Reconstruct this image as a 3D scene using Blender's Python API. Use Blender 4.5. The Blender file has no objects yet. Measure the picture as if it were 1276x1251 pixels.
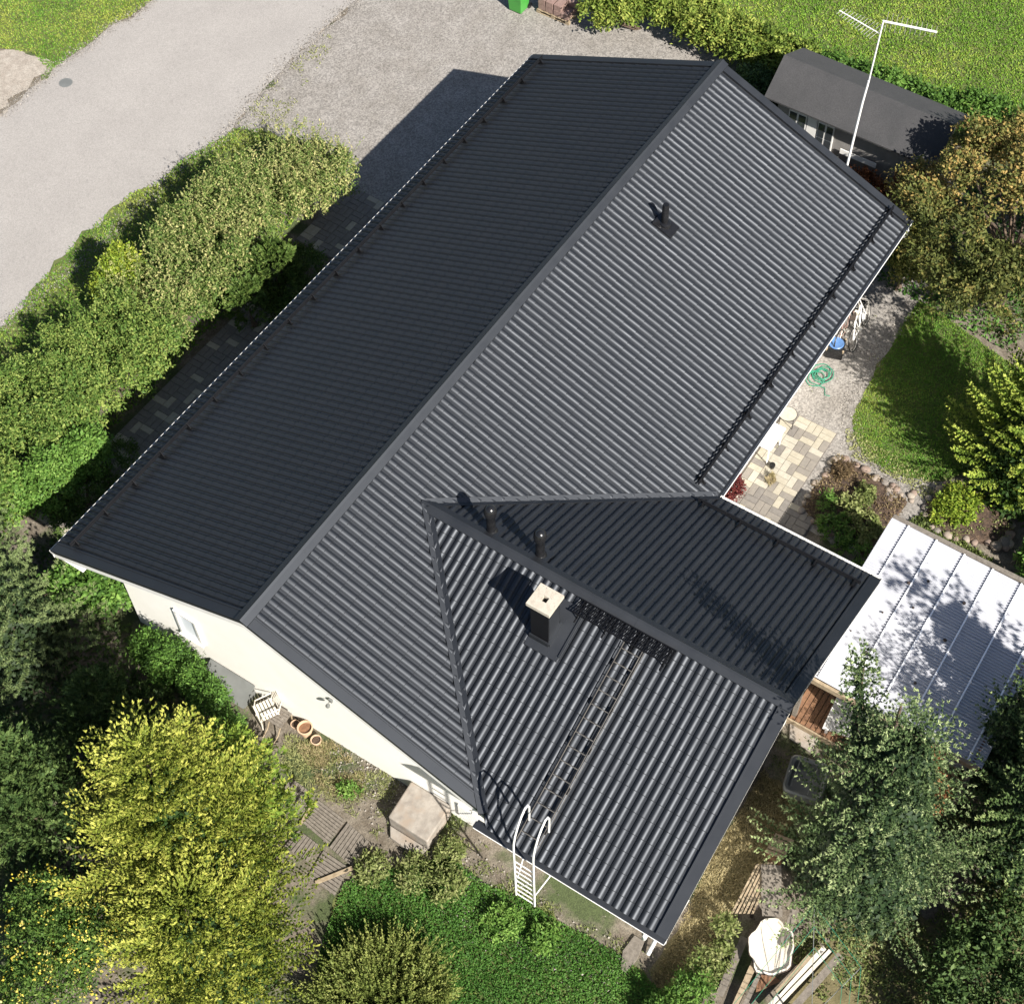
import bpy, bmesh, math, random
import numpy as np
from mathutils import Vector, Matrix, noise

# ------------------------------------------------------------------ camera, sky, sun, exposure
scene = bpy.context.scene
COL = scene.collection
cam_data = bpy.data.cameras.new('camera')
cam = bpy.data.objects.new('camera', cam_data)
COL.objects.link(cam)
cam.location = (-8.8786, -12.5674, 31.3295)
cam.rotation_euler = (0.61204, -0.01676, -1.01354)
cam_data.sensor_width = 36.0
cam_data.sensor_fit = 'HORIZONTAL'
cam_data.lens = 1928.73 / 1276 * 36.0
cam_data.shift_x = -0.0693
cam_data.shift_y = -0.0393
cam_data.clip_start = 0.5
cam_data.clip_end = 800
scene.camera = cam

SUN = Vector((-0.457, -1.124, 1.0)).normalized()
world = bpy.data.worlds.new('World')
scene.world = world
world.use_nodes = True
wt = world.node_tree
bg = wt.nodes['Background']
sky = wt.nodes.new('ShaderNodeTexSky')
sky.sky_type = 'NISHITA'
sky.sun_disc = False
sky.sun_elevation = math.asin(SUN.z)
sky.sun_rotation = math.atan2(SUN.x, SUN.y)
wt.links.new(sky.outputs[0], bg.inputs[0])
bg.inputs[1].default_value = 0.05
sd = bpy.data.lights.new('sun', 'SUN')
sd.energy = 5.0
sd.angle = math.radians(0.5)
sd.color = (1.0, 0.95, 0.87)
so = bpy.data.objects.new('sun', sd)
so.rotation_euler = SUN.to_track_quat('Z', 'Y').to_euler()
so.location = (0, 0, 40)
COL.objects.link(so)
scene.view_settings.view_transform = 'Standard'
scene.view_settings.look = 'None'
scene.view_settings.gamma = 1
scene.view_settings.use_curve_mapping = False
scene.view_settings.exposure = 1.2

# ------------------------------------------------------------------ helpers
random.seed(7)
RNG = np.random.default_rng(11)
OFF = {}
PI = math.pi


def rgb(c):
    return (c[0], c[1], c[2], 1)


def mat(name, col, rough=0.7, col2=None, scale=6.0, contrast=(0.35, 0.65), bump=0.0, bscale=40.0,
        spec=0.5, metal=0.0, col3=None, scale3=0.6, c3=(0.5, 0.65), coord='Position', vor=None, trans=0.0, rvar=0.0):
    m = bpy.data.materials.new(name)
    m.use_nodes = True
    nt = m.node_tree
    b = nt.nodes['Principled BSDF']
    b.inputs['Roughness'].default_value = rough
    b.inputs['Metallic'].default_value = metal
    b.inputs['Specular IOR Level'].default_value = spec
    b.inputs['Base Color'].default_value = rgb(col)
    if coord == 'Position':
        co = nt.nodes.new('ShaderNodeNewGeometry').outputs['Position']
    else:
        co = nt.nodes.new('ShaderNodeTexCoord').outputs['Object']
    out = None

    def nz(s, det=6, rg=0.6):
        n = nt.nodes.new('ShaderNodeTexNoise')
        n.inputs['Scale'].default_value = s
        n.inputs['Detail'].default_value = det
        n.inputs['Roughness'].default_value = rg
        nt.links.new(co, n.inputs['Vector'])
        return n.outputs['Fac']

    def mix(fac, a, c, rng):
        mr = nt.nodes.new('ShaderNodeMapRange')
        mr.inputs['From Min'].default_value = rng[0]
        mr.inputs['From Max'].default_value = rng[1]
        nt.links.new(fac, mr.inputs['Value'])
        mx = nt.nodes.new('ShaderNodeMix')
        mx.data_type = 'RGBA'
        nt.links.new(mr.outputs[0], mx.inputs['Factor'])
        if isinstance(a, tuple):
            mx.inputs[6].default_value = rgb(a)
        else:
            nt.links.new(a, mx.inputs[6])
        mx.inputs[7].default_value = rgb(c)
        return mx.outputs[2]
    if col2:
        out = mix(nz(scale), col, col2, contrast)
    if col3:
        out = mix(nz(scale3, 5), out if out else col, col3, c3)
    if vor:                                    # stone grain: every cell its own brightness
        v = nt.nodes.new('ShaderNodeTexVoronoi')
        v.inputs['Scale'].default_value = vor[0]
        nt.links.new(co, v.inputs['Vector'])
        hsv = nt.nodes.new('ShaderNodeHueSaturation')
        mr = nt.nodes.new('ShaderNodeMapRange')
        mr.inputs['To Min'].default_value = 1 - vor[1]
        mr.inputs['To Max'].default_value = 1 + vor[1]
        sp = nt.nodes.new('ShaderNodeSeparateColor')
        nt.links.new(v.outputs['Color'], sp.inputs[0])
        nt.links.new(sp.outputs[0], mr.inputs['Value'])
        nt.links.new(mr.outputs[0], hsv.inputs['Value'])
        if out:
            nt.links.new(out, hsv.inputs['Color'])
        else:
            hsv.inputs['Color'].default_value = rgb(col)
        out = hsv.outputs[0]
    if out:
        nt.links.new(out, b.inputs['Base Color'])
    if bump:
        bp = nt.nodes.new('ShaderNodeBump')
        bp.inputs['Strength'].default_value = bump
        bp.inputs['Distance'].default_value = 0.02
        nt.links.new(nz(bscale, 4), bp.inputs['Height'])
        nt.links.new(bp.outputs[0], b.inputs['Normal'])
    if rvar:                                   # uneven sheen: dust and rain film
        mr = nt.nodes.new('ShaderNodeMapRange')
        mr.inputs['From Min'].default_value = 0.3
        mr.inputs['From Max'].default_value = 0.7
        mr.inputs['To Min'].default_value = rough - rvar
        mr.inputs['To Max'].default_value = rough + rvar
        nt.links.new(nz(1.7, 6), mr.inputs['Value'])
        nt.links.new(mr.outputs[0], b.inputs['Roughness'])
    if trans:
        b.inputs['Transmission Weight'].default_value = trans
    return m


def leafmat(name, dark, mid, light, rough=0.62, transl=0.25):
    """foliage: the leaf's own colour runs from dark to light with the per-leaf attribute tint"""
    m = bpy.data.materials.new(name)
    m.use_nodes = True
    nt = m.node_tree
    b = nt.nodes['Principled BSDF']
    a = nt.nodes.new('ShaderNodeAttribute')
    a.attribute_name = 'tint'
    r = nt.nodes.new('ShaderNodeValToRGB')
    r.color_ramp.elements[0].color = rgb(dark)
    r.color_ramp.elements[0].position = 0.05
    r.color_ramp.elements[1].color = rgb(light)
    r.color_ramp.elements[1].position = 0.95
    e = r.color_ramp.elements.new(0.5)
    e.color = rgb(mid)
    nt.links.new(a.outputs['Fac'], r.inputs[0])
    nt.links.new(r.outputs[0], b.inputs['Base Color'])
    b.inputs['Roughness'].default_value = rough
    b.inputs['Specular IOR Level'].default_value = 0.2
    t = nt.nodes.new('ShaderNodeBsdfTranslucent')
    nt.links.new(r.outputs[0], t.inputs[0])
    mx = nt.nodes.new('ShaderNodeMixShader')
    mx.inputs[0].default_value = transl
    nt.links.new(b.outputs[0], mx.inputs[1])
    nt.links.new(t.outputs[0], mx.inputs[2])
    nt.links.new(mx.outputs[0], nt.nodes['Material Output'].inputs[0])
    return m


def reg(o, parent):
    COL.objects.link(o)
    if parent is not None:
        o.parent = parent
        OFF[o.name] = OFF.get(parent.name, Vector((0, 0, 0)))
    return o


def tag(o, label=None, cat=None, group=None, kind=None):
    if label: o['label'] = label
    if cat: o['category'] = cat
    if group: o['group'] = group
    if kind: o['kind'] = kind
    return o


def thing(name, label, cat, loc, group=None):
    o = bpy.data.objects.new(name, None)
    o.empty_display_size = 0.2
    loc = Vector(loc)
    o.location = loc
    COL.objects.link(o)
    OFF[o.name] = loc
    return tag(o, label, cat, group)


class MB:
    """collects shapes in world coordinates; build() links them as ONE mesh object under parent"""
    def __init__(s):
        s.v = []; s.f = []

    def add(s, vs, fs):
        k = len(s.v)
        s.v += [tuple(p) for p in vs]
        s.f += [tuple(i + k for i in f) for f in fs]
        return s

    def box(s, c, size, rz=0.0, M=None):
        hx, hy, hz = size[0] / 2, size[1] / 2, size[2] / 2
        if M is None:
            M = Matrix.Rotation(rz, 3, 'Z')
        vs = [Vector(c) + M @ Vector((x, y, z)) for x in (-hx, hx) for y in (-hy, hy) for z in (-hz, hz)]
        return s.add(vs, [(0, 1, 3, 2), (4, 6, 7, 5), (0, 4, 5, 1), (2, 3, 7, 6), (0, 2, 6, 4), (1, 5, 7, 3)])

    def beam(s, p0, p1, side, up):
        """box from p0 to p1; side and up are full-width vectors measured from the p0-p1 edge"""
        p0, p1, side, up = Vector(p0), Vector(p1), Vector(side), Vector(up)
        vs = [p0, p0 + up, p0 + side, p0 + side + up, p1, p1 + up, p1 + side, p1 + side + up]
        return s.add(vs, [(0, 1, 3, 2), (4, 6, 7, 5), (0, 4, 5, 1), (2, 3, 7, 6), (0, 2, 6, 4), (1, 5, 7, 3)])

    def tube(s, pts, r, n=8, caps=True):
        pts = [Vector(p) for p in pts]
        rs = r if isinstance(r, (list, tuple)) else [r] * len(pts)
        rings = []
        prev = None
        for i, p in enumerate(pts):
            d = (pts[min(i + 1, len(pts) - 1)] - pts[max(i - 1, 0)])
            if d.length < 1e-9: d = Vector((0, 0, 1))
            d.normalize()
            a = prev - d * prev.dot(d) if prev is not None else d.orthogonal()
            if a.length < 1e-6: a = d.orthogonal()
            a.normalize(); prev = a
            b = d.cross(a)
            rings.append([p + (a * math.cos(2 * PI * j / n) + b * math.sin(2 * PI * j / n)) * rs[i] for j in range(n)])
        vs = [q for g in rings for q in g]
        fs = []
        for i in range(len(pts) - 1):
            for j in range(n):
                fs.append((i * n + j, i * n + (j + 1) % n, (i + 1) * n + (j + 1) % n, (i + 1) * n + j))
        if caps:
            fs.append(tuple(range(n - 1, -1, -1)))
            fs.append(tuple((len(pts) - 1) * n + j for j in range(n)))
        return s.add(vs, fs)

    def lathe(s, c, prof, n=16):
        """prof: list of (radius, z)"""
        c = Vector(c)
        vs = [c + Vector((r * math.cos(2 * PI * j / n), r * math.sin(2 * PI * j / n), z)) for r, z in prof for j in range(n)]
        fs = []
        for i in range(len(prof) - 1):
            for j in range(n):
                fs.append((i * n + j, i * n + (j + 1) % n, (i + 1) * n + (j + 1) % n, (i + 1) * n + j))
        fs.append(tuple(range(n - 1, -1, -1)))
        fs.append(tuple((len(prof) - 1) * n + j for j in range(n)))
        return s.add(vs, fs)

    def prism(s, poly, d):
        """poly: 3-d points of a flat face; extruded by vector d"""
        n = len(poly); d = Vector(d)
        vs = [Vector(p) for p in poly] + [Vector(p) + d for p in poly]
        fs = [tuple(range(n - 1, -1, -1)), tuple(range(n, 2 * n))]
        fs += [(i, (i + 1) % n, (i + 1) % n + n, i + n) for i in range(n)]
        return s.add(vs, fs)

    def build(s, name, m, parent=None, bevel=0.0, smooth=False, loc=None):
        me = bpy.data.meshes.new(name)
        off = OFF.get(parent.name, Vector((0, 0, 0))) if parent is not None else Vector(loc or (0, 0, 0))
        me.from_pydata([(p[0] - off[0], p[1] - off[1], p[2] - off[2]) for p in s.v], [], s.f)
        bm = bmesh.new(); bm.from_mesh(me)
        bmesh.ops.recalc_face_normals(bm, faces=bm.faces)
        bm.to_mesh(me); bm.free()
        me.materials.append(m)
        if smooth:
            me.shade_smooth()
            me.set_sharp_from_angle(angle=math.radians(38))
        o = bpy.data.objects.new(name, me)
        reg(o, parent)
        if parent is None and loc:
            o.location = off
            OFF[o.name] = off
        if bevel:
            b = o.modifiers.new('edge', 'BEVEL')
            b.width = bevel; b.segments = 2; b.limit_method = 'ANGLE'
        return o


def jag(pts, step=0.18, amp=0.05, seed=0.0):
    """subdivides a closed outline and roughens it"""
    out = []
    n = len(pts)
    for i in range(n):
        a, b = Vector(pts[i]).to_2d(), Vector(pts[(i + 1) % n]).to_2d()
        k = max(1, int((b - a).length / step))
        d = (b - a)
        nr = Vector((-d.y, d.x)).normalized()
        for j in range(k):
            p = a + d * j / k
            q = noise.noise(Vector((p.x * 1.7, p.y * 1.7, seed))) + 0.6 * noise.noise(Vector((p.x * 5, p.y * 5, seed + 3)))
            p = p + nr * q * amp * 2
            out.append((p.x, p.y))
    return out


def sheet(name, pts, z, m, step=0.18, amp=0.05, seed=0.0, drop=0.0):
    pp = jag(pts, step, amp, seed) if amp else pts
    bm = bmesh.new()
    f = bm.faces.new([bm.verts.new((x, y, z)) for x, y in pp])
    f.normal_update()
    if f.normal.z < 0: f.normal_flip()
    bmesh.ops.triangulate(bm, faces=bm.faces, ngon_method='EAR_CLIP')
    me = bpy.data.meshes.new(name)
    bm.to_mesh(me); bm.free()
    me.materials.append(m)
    o = bpy.data.objects.new(name, me)
    COL.objects.link(o)
    o['kind'] = 'structure'
    return o


def inpoly(x, y, poly):
    c = np.zeros(len(x), bool)
    n = len(poly)
    for i in range(n):
        x0, y0 = poly[i]; x1, y1 = poly[(i + 1) % n]
        if y0 == y1: continue
        t = ((y0 > y) != (y1 > y)) & (x < (x1 - x0) * (y - y0) / (y1 - y0) + x0)
        c ^= t
    return c


def unit(a):
    return a / np.maximum(np.linalg.norm(a, axis=1, keepdims=True), 1e-9)


def leaves(name, m, P, D, N, L, W, T, parent=None):
    """one mesh of rhombic leaves: P base, D long axis, N face normal, L/W size, T tint"""
    n = len(P)
    D = unit(D)
    S = unit(np.cross(D, N))
    L = np.broadcast_to(L, (n,))[:, None]; W = np.broadcast_to(W, (n,))[:, None]
    Nn = unit(np.cross(S, D))
    v = np.empty((n, 4, 3))
    v[:, 0] = P
    v[:, 1] = P + D * L * 0.45 + S * W * 0.5 + Nn * W * 0.12
    v[:, 2] = P + D * L
    v[:, 3] = P + D * L * 0.45 - S * W * 0.5 + Nn * W * 0.12
    off = OFF.get(parent.name, Vector((0, 0, 0))) if parent is not None else Vector((0, 0, 0))
    v = (v.reshape(-1, 3) - np.array(off)).astype(np.float32)
    me = bpy.data.meshes.new(name)
    me.vertices.add(4 * n); me.loops.add(4 * n); me.polygons.add(n)
    me.vertices.foreach_set('co', v.ravel())
    me.loops.foreach_set('vertex_index', np.arange(4 * n, dtype=np.int32))
    me.polygons.foreach_set('loop_start', np.arange(0, 4 * n, 4, dtype=np.int32))
    me.polygons.foreach_set('loop_total', np.full(n, 4, dtype=np.int32))
    at = me.attributes.new('tint', 'FLOAT', 'POINT')
    at.data.foreach_set('value', np.repeat(np.clip(T, 0, 1), 4).astype(np.float32))
    me.update(calc_edges=True)
    me.materials.append(m)
    o = bpy.data.objects.new(name, me)
    reg(o, parent)
    return o


def rdir(n, rng):
    return unit(rng.normal(size=(n, 3)))


def blob_crown(blobs, n, L, W, clump, rng, per=26, lo=-0.35, fan=False, tuft=False, shell=(0.72, 1.04), up=0.25, tbias=0.0):
    """leaves gathered in clumps on the shells of ellipsoids (centre, radii)"""
    B = np.array([list(c) + list(r) for c, r in blobs], float)
    area = (B[:, 3] * B[:, 4] + B[:, 3] * B[:, 5] + B[:, 4] * B[:, 5])
    k = max(1, n // per)
    bi = rng.choice(len(B), k, p=area / area.sum())
    d = rdir(k, rng)
    flip = d[:, 2] < lo
    d[flip, 2] *= -1
    rr = rng.uniform(shell[0], shell[1], k)[:, None]
    C = B[bi, :3] + d * B[bi, 3:] * rr
    dn = unit(d / B[bi, 3:])
    ct = rng.uniform(0.15, 0.85, k) * 0.55 + tbias
    cs = clump * rng.uniform(0.6, 1.3, k)
    idx = np.repeat(np.arange(k), per)
    m = len(idx)
    cz_ = rng.uniform(0.6, 1.35, k)
    L = L * cz_[idx]; W = W * cz_[idx]
    out = dn[idx]
    if tuft:                                        # needles radiating from a shoot tip
        dd = unit(out * 0.9 + rng.normal(size=(m, 3)) * 0.75 + np.array([0, 0, up]))
        P = C[idx] + dd * 0.015
        return P, dd, rng.normal(size=(m, 3)), L * rng.uniform(0.7, 1.2, m), W * np.ones(m), ct[idx] + rng.uniform(0, 0.35, m) + 0.2 * (dd[:, 2] > 0.3)
    if fan:                                         # flat sprays that point outwards and upwards
        fd = unit(dn * 0.8 + np.array([0, 0, up]) + rng.normal(size=(k, 3)) * 0.35)
        fn = unit(rng.normal(size=(k, 3)) * 0.7 + np.array([0, 0, 1.0]))
        fs = unit(np.cross(fd, fn))
        s = rng.uniform(0, 1, m) ** 0.8
        sd_ = rng.choice([-1.0, 1.0], m)
        q = rng.uniform(0, 1, m) * (1 - s) * 0.45
        P = C[idx] + fd[idx] * (s * cs[idx])[:, None] + fs[idx] * (sd_ * q * cs[idx])[:, None]
        dd = unit(fd[idx] + fs[idx] * (sd_ * 0.7)[:, None] + rng.normal(size=(m, 3)) * 0.25)
        return P, dd, fn[idx] + rng.normal(size=(m, 3)) * 0.35, L * rng.uniform(0.7, 1.3, m), W * rng.uniform(0.8, 1.2, m), ct[idx] + s * 0.42 + rng.uniform(-0.12, 0.12, m)
    P = C[idx] + rng.normal(size=(m, 3)) * cs[idx][:, None] * 0.55
    nn = unit(out * 0.7 + np.array([0, 0, 0.5]) + rng.normal(size=(m, 3)) * 0.75)
    dd = unit(np.cross(nn, rng.normal(size=(m, 3))) + out * 0.35)
    return P, dd, nn, L * rng.uniform(0.65, 1.3, m), W * rng.uniform(0.7, 1.2, m), ct[idx] + rng.uniform(0, 0.42, m)


def boughs(base, H, R, rng, z0=0.4, whorl=0.4, nb=6, power=0.8, lean=(0, 0), up0=0.15, up1=0.6, tip=0.2, var=(0.55, 1.12),
           tw_sp=0.11, tw_len=0.38, tw_ang=0.9, tf_sp=0.08, blades=8, bl=0.078, bw=0.021, spread=0.6, tone0=0.0, sag=0.35,
           tips_only=False, min_tw=0.1, wood=0.6):
    """a conifer: boughs in loose whorls, flat side twigs along each bough, tufts of needles along each twig"""
    out = []
    br = MB()
    z = z0
    base = np.array(base, float)
    while z < H - 0.1:
        f = 1 - (z - z0) / (H - z0)
        rad = R * f ** power
        n_ = max(4, int(round(nb * (0.55 + 0.45 * f))))
        a0 = rng.uniform(0, 2 * PI)
        for b in range(n_):
            a = a0 + 2 * PI * b / n_ + rng.uniform(-0.3, 0.3)
            Lb = rad * rng.uniform(*var) + 0.1
            zz_ = z + rng.uniform(-0.5, 0.5) * whorl
            o_ = base + np.array([lean[0] * zz_ / H, lean[1] * zz_ / H, zz_])
            n = max(3, int(Lb / tw_sp))
            s = np.linspace(0.18 if Lb > 0.6 else 0.05, 1, n)
            slope = up0 * f + up1 * (1 - f)
            yaw = rng.normal() * 0.12
            hx = np.cos(a + yaw * s); hy = np.sin(a + yaw * s)
            px = o_[0] + hx * Lb * s
            py = o_[1] + hy * Lb * s
            pz = o_[2] + Lb * (s * slope + tip * s ** 3)
            C = np.stack([px, py, pz], 1)
            bd = np.gradient(C, axis=0); bd = unit(bd)
            if Lb > 0.7 and rng.uniform() < wood:
                jj = [0, n // 2, n - 1]
                br.tube([tuple(o_)] + [tuple(C[q] - np.array([0, 0, 0.02])) for q in jj], [0.022, 0.018, 0.010, 0.004], 4, False)
            sv = np.stack([-hy, hx, np.zeros(n)], 1)
            tone = rng.uniform(-0.10, 0.12) + tone0
            pos_, dir_, fr_, sf_ = [], [], [], []
            for i in range(n):
                tl = tw_len * (1.02 - s[i]) ** 0.55 * min(1, 0.35 + Lb / 1.6) * rng.uniform(0.7, 1.15) + min_tw
                for sg in (-1, 1):
                    td = bd[i] + sv[i] * sg * tw_ang * rng.uniform(0.7, 1.15)
                    td[2] += rng.uniform(-0.15, 0.12)
                    td /= np.linalg.norm(td)
                    k = max(1, int(tl / tf_sp))
                    q = (np.arange(k) + 1) / k
                    if tips_only: q = q[-1:]; k = 1
                    p = C[i] + td * (q * tl)[:, None]
                    p[:, 2] -= (q * tl) ** 2 * sag
                    pos_.append(p); dir_.append(np.tile(td, (k, 1))); fr_.append(q); sf_.append(np.full(k, s[i]))
            p = np.concatenate(pos_); d = np.concatenate(dir_); fr = np.concatenate(fr_); sf = np.concatenate(sf_)
            m = len(p)
            P = np.repeat(p, blades, 0)
            D = np.repeat(d, blades, 0)
            D = unit(D + rng.normal(size=D.shape) * spread + np.array([0, 0, 0.12]))
            N = unit(np.array([0, 0, 1.0]) + rng.normal(size=D.shape) * 0.5)
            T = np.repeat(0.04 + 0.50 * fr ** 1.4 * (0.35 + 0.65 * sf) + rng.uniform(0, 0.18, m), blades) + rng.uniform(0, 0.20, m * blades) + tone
            out.append((P - D * bl * 0.25, D, N, bl * rng.uniform(0.7, 1.25, m * blades), bw * rng.uniform(0.8, 1.25, m * blades), T))
        z += whorl * (0.65 + 0.45 * f)
    k = 60
    q = rng.uniform(H - 0.45, H + 0.1, k)
    pos = np.stack([base[0] + lean[0] * q / H, base[1] + lean[1] * q / H, base[2] + q], 1)
    out.append((pos, unit(rdir(k, rng) * 0.8 + np.array([0, 0, 0.8])), rdir(k, rng), np.full(k, bl), np.full(k, bw), rng.uniform(0.4, 0.9, k)))
    return [np.concatenate([c[i] for c in out]) for i in range(6)], br


def core(base, H, R, rng, n=6000, z0=0.5, power=0.8, lean=(0, 0), L=0.13, W=0.09, k=0.58, topcut=0.88):
    """extra dark-tinted leaves that fill the inside of a crown and make it opaque"""
    f = rng.uniform(0, 1, n) ** 0.75                     # 1 at the bottom
    z = z0 + (H * topcut - z0) * (1 - f)
    rad = R * (1 - (z - z0) / (H - z0)) ** power * k * np.sqrt(rng.uniform(0.35, 1, n))
    a = rng.uniform(0, 2 * PI, n)
    P = np.stack([base[0] + lean[0] * z / H + rad * np.cos(a), base[1] + lean[1] * z / H + rad * np.sin(a), base[2] + z], 1)
    N = unit(np.stack([np.cos(a), np.sin(a), np.full(n, 0.7)], 1) + rng.normal(size=(n, 3)) * 0.5)
    D = unit(np.cross(N, rng.normal(size=(n, 3))))
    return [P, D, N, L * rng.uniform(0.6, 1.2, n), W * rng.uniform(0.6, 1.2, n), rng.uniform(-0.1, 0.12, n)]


def merge(*cs):
    return [np.concatenate([c[i] for c in cs]) for i in range(6)]


def trunk_mesh(pts, radii, parent, m, name='trunk', n=8):
    return MB().tube(pts, radii, n).build(name, m, parent, smooth=True)


# ------------------------------------------------------------------ materials
M = {}
M['roof'] = mat('coated_roof_steel', (0.0032, 0.0036, 0.0048), 0.575, (0.0042, 0.0047, 0.006), 3.0, spec=0.86, bump=0.05, bscale=160, rvar=0.05)
M['roof'].node_tree.nodes['Principled BSDF'].inputs['Specular Tint'].default_value = (0.84, 0.90, 1.0, 1)
M['roof_trim'] = mat('roof_trim_steel', (0.0045, 0.005, 0.006), 0.56, (0.007, 0.0075, 0.009), 2.0, spec=0.85, rvar=0.05)
M['roof_trim'].node_tree.nodes['Principled BSDF'].inputs['Specular Tint'].default_value = (0.84, 0.90, 1.0, 1)
M['black_steel'] = mat('black_steel', (0.004, 0.004, 0.005), 0.4, (0.006, 0.006, 0.007), 5, spec=0.3)
M['black_gloss'] = mat('black_plastic', (0.008, 0.008, 0.009), 0.22, (0.013, 0.013, 0.014), 5)
M['rung'] = mat('bare_steel', (0.22, 0.2, 0.17), 0.4, (0.12, 0.11, 0.1), 9, metal=0.5)
M['white_paint'] = mat('white_paint', (0.72, 0.71, 0.69), 0.45, (0.66, 0.65, 0.62), 3)
M['render'] = mat('cream_render', (0.90, 0.88, 0.83), 0.85, (0.87, 0.85, 0.79), 1.4, bump=0.25, bscale=90)
M['concrete'] = mat('concrete', (0.310, 0.279, 0.242), 0.9, (0.205, 0.180, 0.155), 5, bump=0.3, bscale=60, col3=(0.260, 0.211, 0.167), scale3=2)
M['cap'] = mat('chimney_cap_concrete', (0.421, 0.383, 0.319), 0.85, (0.332, 0.287, 0.230), 9, (0.45, 0.75), bump=0.3, bscale=80, col3=(0.178, 0.160, 0.140), scale3=22, c3=(0.62, 0.7))
M['soot'] = mat('soot', (0.01, 0.009, 0.008), 0.95)
M['ground'] = mat('soil', (0.165, 0.142, 0.112), 0.95, (0.086, 0.069, 0.050), 3.5, (0.35, 0.68), bump=0.6, bscale=30, col3=(0.050, 0.066, 0.023), scale3=0.55, c3=(0.47, 0.56), vor=(45, 0.3))
M['asphalt'] = mat('worn_asphalt', (0.280, 0.262, 0.246), 0.9, (0.245, 0.229, 0.215), 0.5, (0.3, 0.7), bump=0.35, bscale=70, vor=(48, 0.16), col3=(0.225, 0.21, 0.20), scale3=5, c3=(0.60, 0.74))
M['gravel'] = mat('gravel', (0.235, 0.219, 0.202), 0.95, (0.179, 0.163, 0.146), 1.3, (0.3, 0.7), bump=0.7, bscale=45, vor=(26, 0.34))
M['edge_sand'] = mat('road_edge_sand', (0.310, 0.277, 0.238), 0.95, (0.238, 0.205, 0.172), 4, bump=0.4, bscale=50, vor=(40, 0.2))
M['lawn'] = mat('lawn_soil', (0.055, 0.085, 0.018), 0.95, (0.11, 0.12, 0.035), 2.2, bump=0.8, bscale=30)
M['drygrass_soil'] = mat('dry_lawn_soil', (0.158, 0.132, 0.066), 0.95, (0.086, 0.076, 0.033), 3.0, bump=0.8, bscale=30)
M['bed_soil'] = mat('bed_soil', (0.086, 0.056, 0.036), 0.95, (0.036, 0.023, 0.017), 8, bump=0.9, bscale=35, vor=(30, 0.4))
M['brick_path'] = mat('paved_joint_sand', (0.17, 0.15, 0.13), 0.95, (0.10, 0.09, 0.08), 10)
M['felt'] = mat('roofing_felt', (0.036, 0.036, 0.038), 0.85, (0.046, 0.045, 0.047), 1.6, bump=0.3, bscale=140, vor=(70, 0.22))
M['wood_grey'] = mat('weathered_wood', (0.178, 0.155, 0.129), 0.85, (0.112, 0.096, 0.079), 14, bump=0.4, bscale=50)
M['wood_pale'] = mat('pale_wood', (0.300, 0.240, 0.162), 0.8, (0.216, 0.162, 0.102), 12, bump=0.3, bscale=40)
M['wood_brown'] = mat('brown_wood', (0.189, 0.098, 0.049), 0.75, (0.119, 0.059, 0.032), 10, bump=0.3, bscale=40)
M['wood_dark'] = mat('dark_wood', (0.056, 0.036, 0.028), 0.8, (0.032, 0.024, 0.020), 8, bump=0.4, bscale=40)
M['bark'] = mat('bark', (0.13, 0.09, 0.06), 0.95, (0.06, 0.045, 0.035), 12, bump=0.8, bscale=30)
M['terracotta'] = mat('terracotta', (0.56, 0.33, 0.20), 0.85, (0.45, 0.25, 0.15), 8)
M['terracotta_pale'] = mat('pale_terracotta', (0.495, 0.352, 0.240), 0.85, (0.413, 0.270, 0.173), 8)
M['green_plastic'] = mat('green_plastic', (0.056, 0.272, 0.044), 0.4, (0.048, 0.232, 0.040), 3)
M['hose'] = mat('hose_green', (0.02, 0.20, 0.12), 0.4, (0.02, 0.17, 0.10), 3)
M['blue'] = mat('blue_plastic', (0.07, 0.16, 0.36), 0.4, (0.06, 0.14, 0.31), 6)
M['alu'] = mat('aluminium', (0.62, 0.60, 0.55), 0.35, (0.52, 0.50, 0.46), 8, metal=0.6)
M['glass'] = mat('window_glass', (0.03, 0.035, 0.04), 0.06, (0.04, 0.045, 0.05), 2, spec=0.7)
M['pale_pane'] = mat('pale_window_pane', (0.66, 0.70, 0.76), 0.35, (0.70, 0.74, 0.79), 2)  # even pale blue-white pane colour in place of dark glass
M['shed_wall'] = mat('shed_wall_paint', (0.221, 0.211, 0.202), 0.7, (0.192, 0.182, 0.173), 5)
M['corr'] = mat('corrugated_plastic', (0.432, 0.437, 0.469), 0.45, (0.368, 0.377, 0.414), 1.1, (0.3, 0.75), spec=0.5, col3=(0.276, 0.276, 0.304), scale3=7, c3=(0.66, 0.76))
M['bright_strip'] = mat('white_bright_line', (0.84, 0.84, 0.86), 0.5, (0.80, 0.80, 0.82), 4)  # white for the bright lines that light makes through the sheets
M['zinc'] = mat('grey_sheet', (0.180, 0.186, 0.180), 0.5, (0.144, 0.150, 0.144), 3, metal=0.2)
M['white_old'] = mat('stained_white', (0.547, 0.511, 0.446), 0.7, (0.446, 0.396, 0.317), 3, (0.4, 0.75))
M['paver_dark'] = mat('grey_paver', (0.171, 0.155, 0.140), 0.9, (0.136, 0.124, 0.112), 12, bump=0.2, bscale=70, coord='Position')
M['paver_mid'] = mat('taupe_paver', (0.205, 0.183, 0.158), 0.9, (0.167, 0.152, 0.133), 12, bump=0.2, bscale=70)
M['paver_light'] = mat('sand_paver', (0.335, 0.305, 0.245), 0.9, (0.29, 0.262, 0.205), 12, bump=0.2, bscale=70)
M['paver_pale'] = mat('cream_paver', (0.36, 0.335, 0.28), 0.9, (0.31, 0.285, 0.235), 12, bump=0.2, bscale=70)
M['brick_red'] = mat('brown_stone_block', (0.240, 0.160, 0.136), 0.9, (0.176, 0.112, 0.096), 14, bump=0.2, bscale=60)
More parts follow.
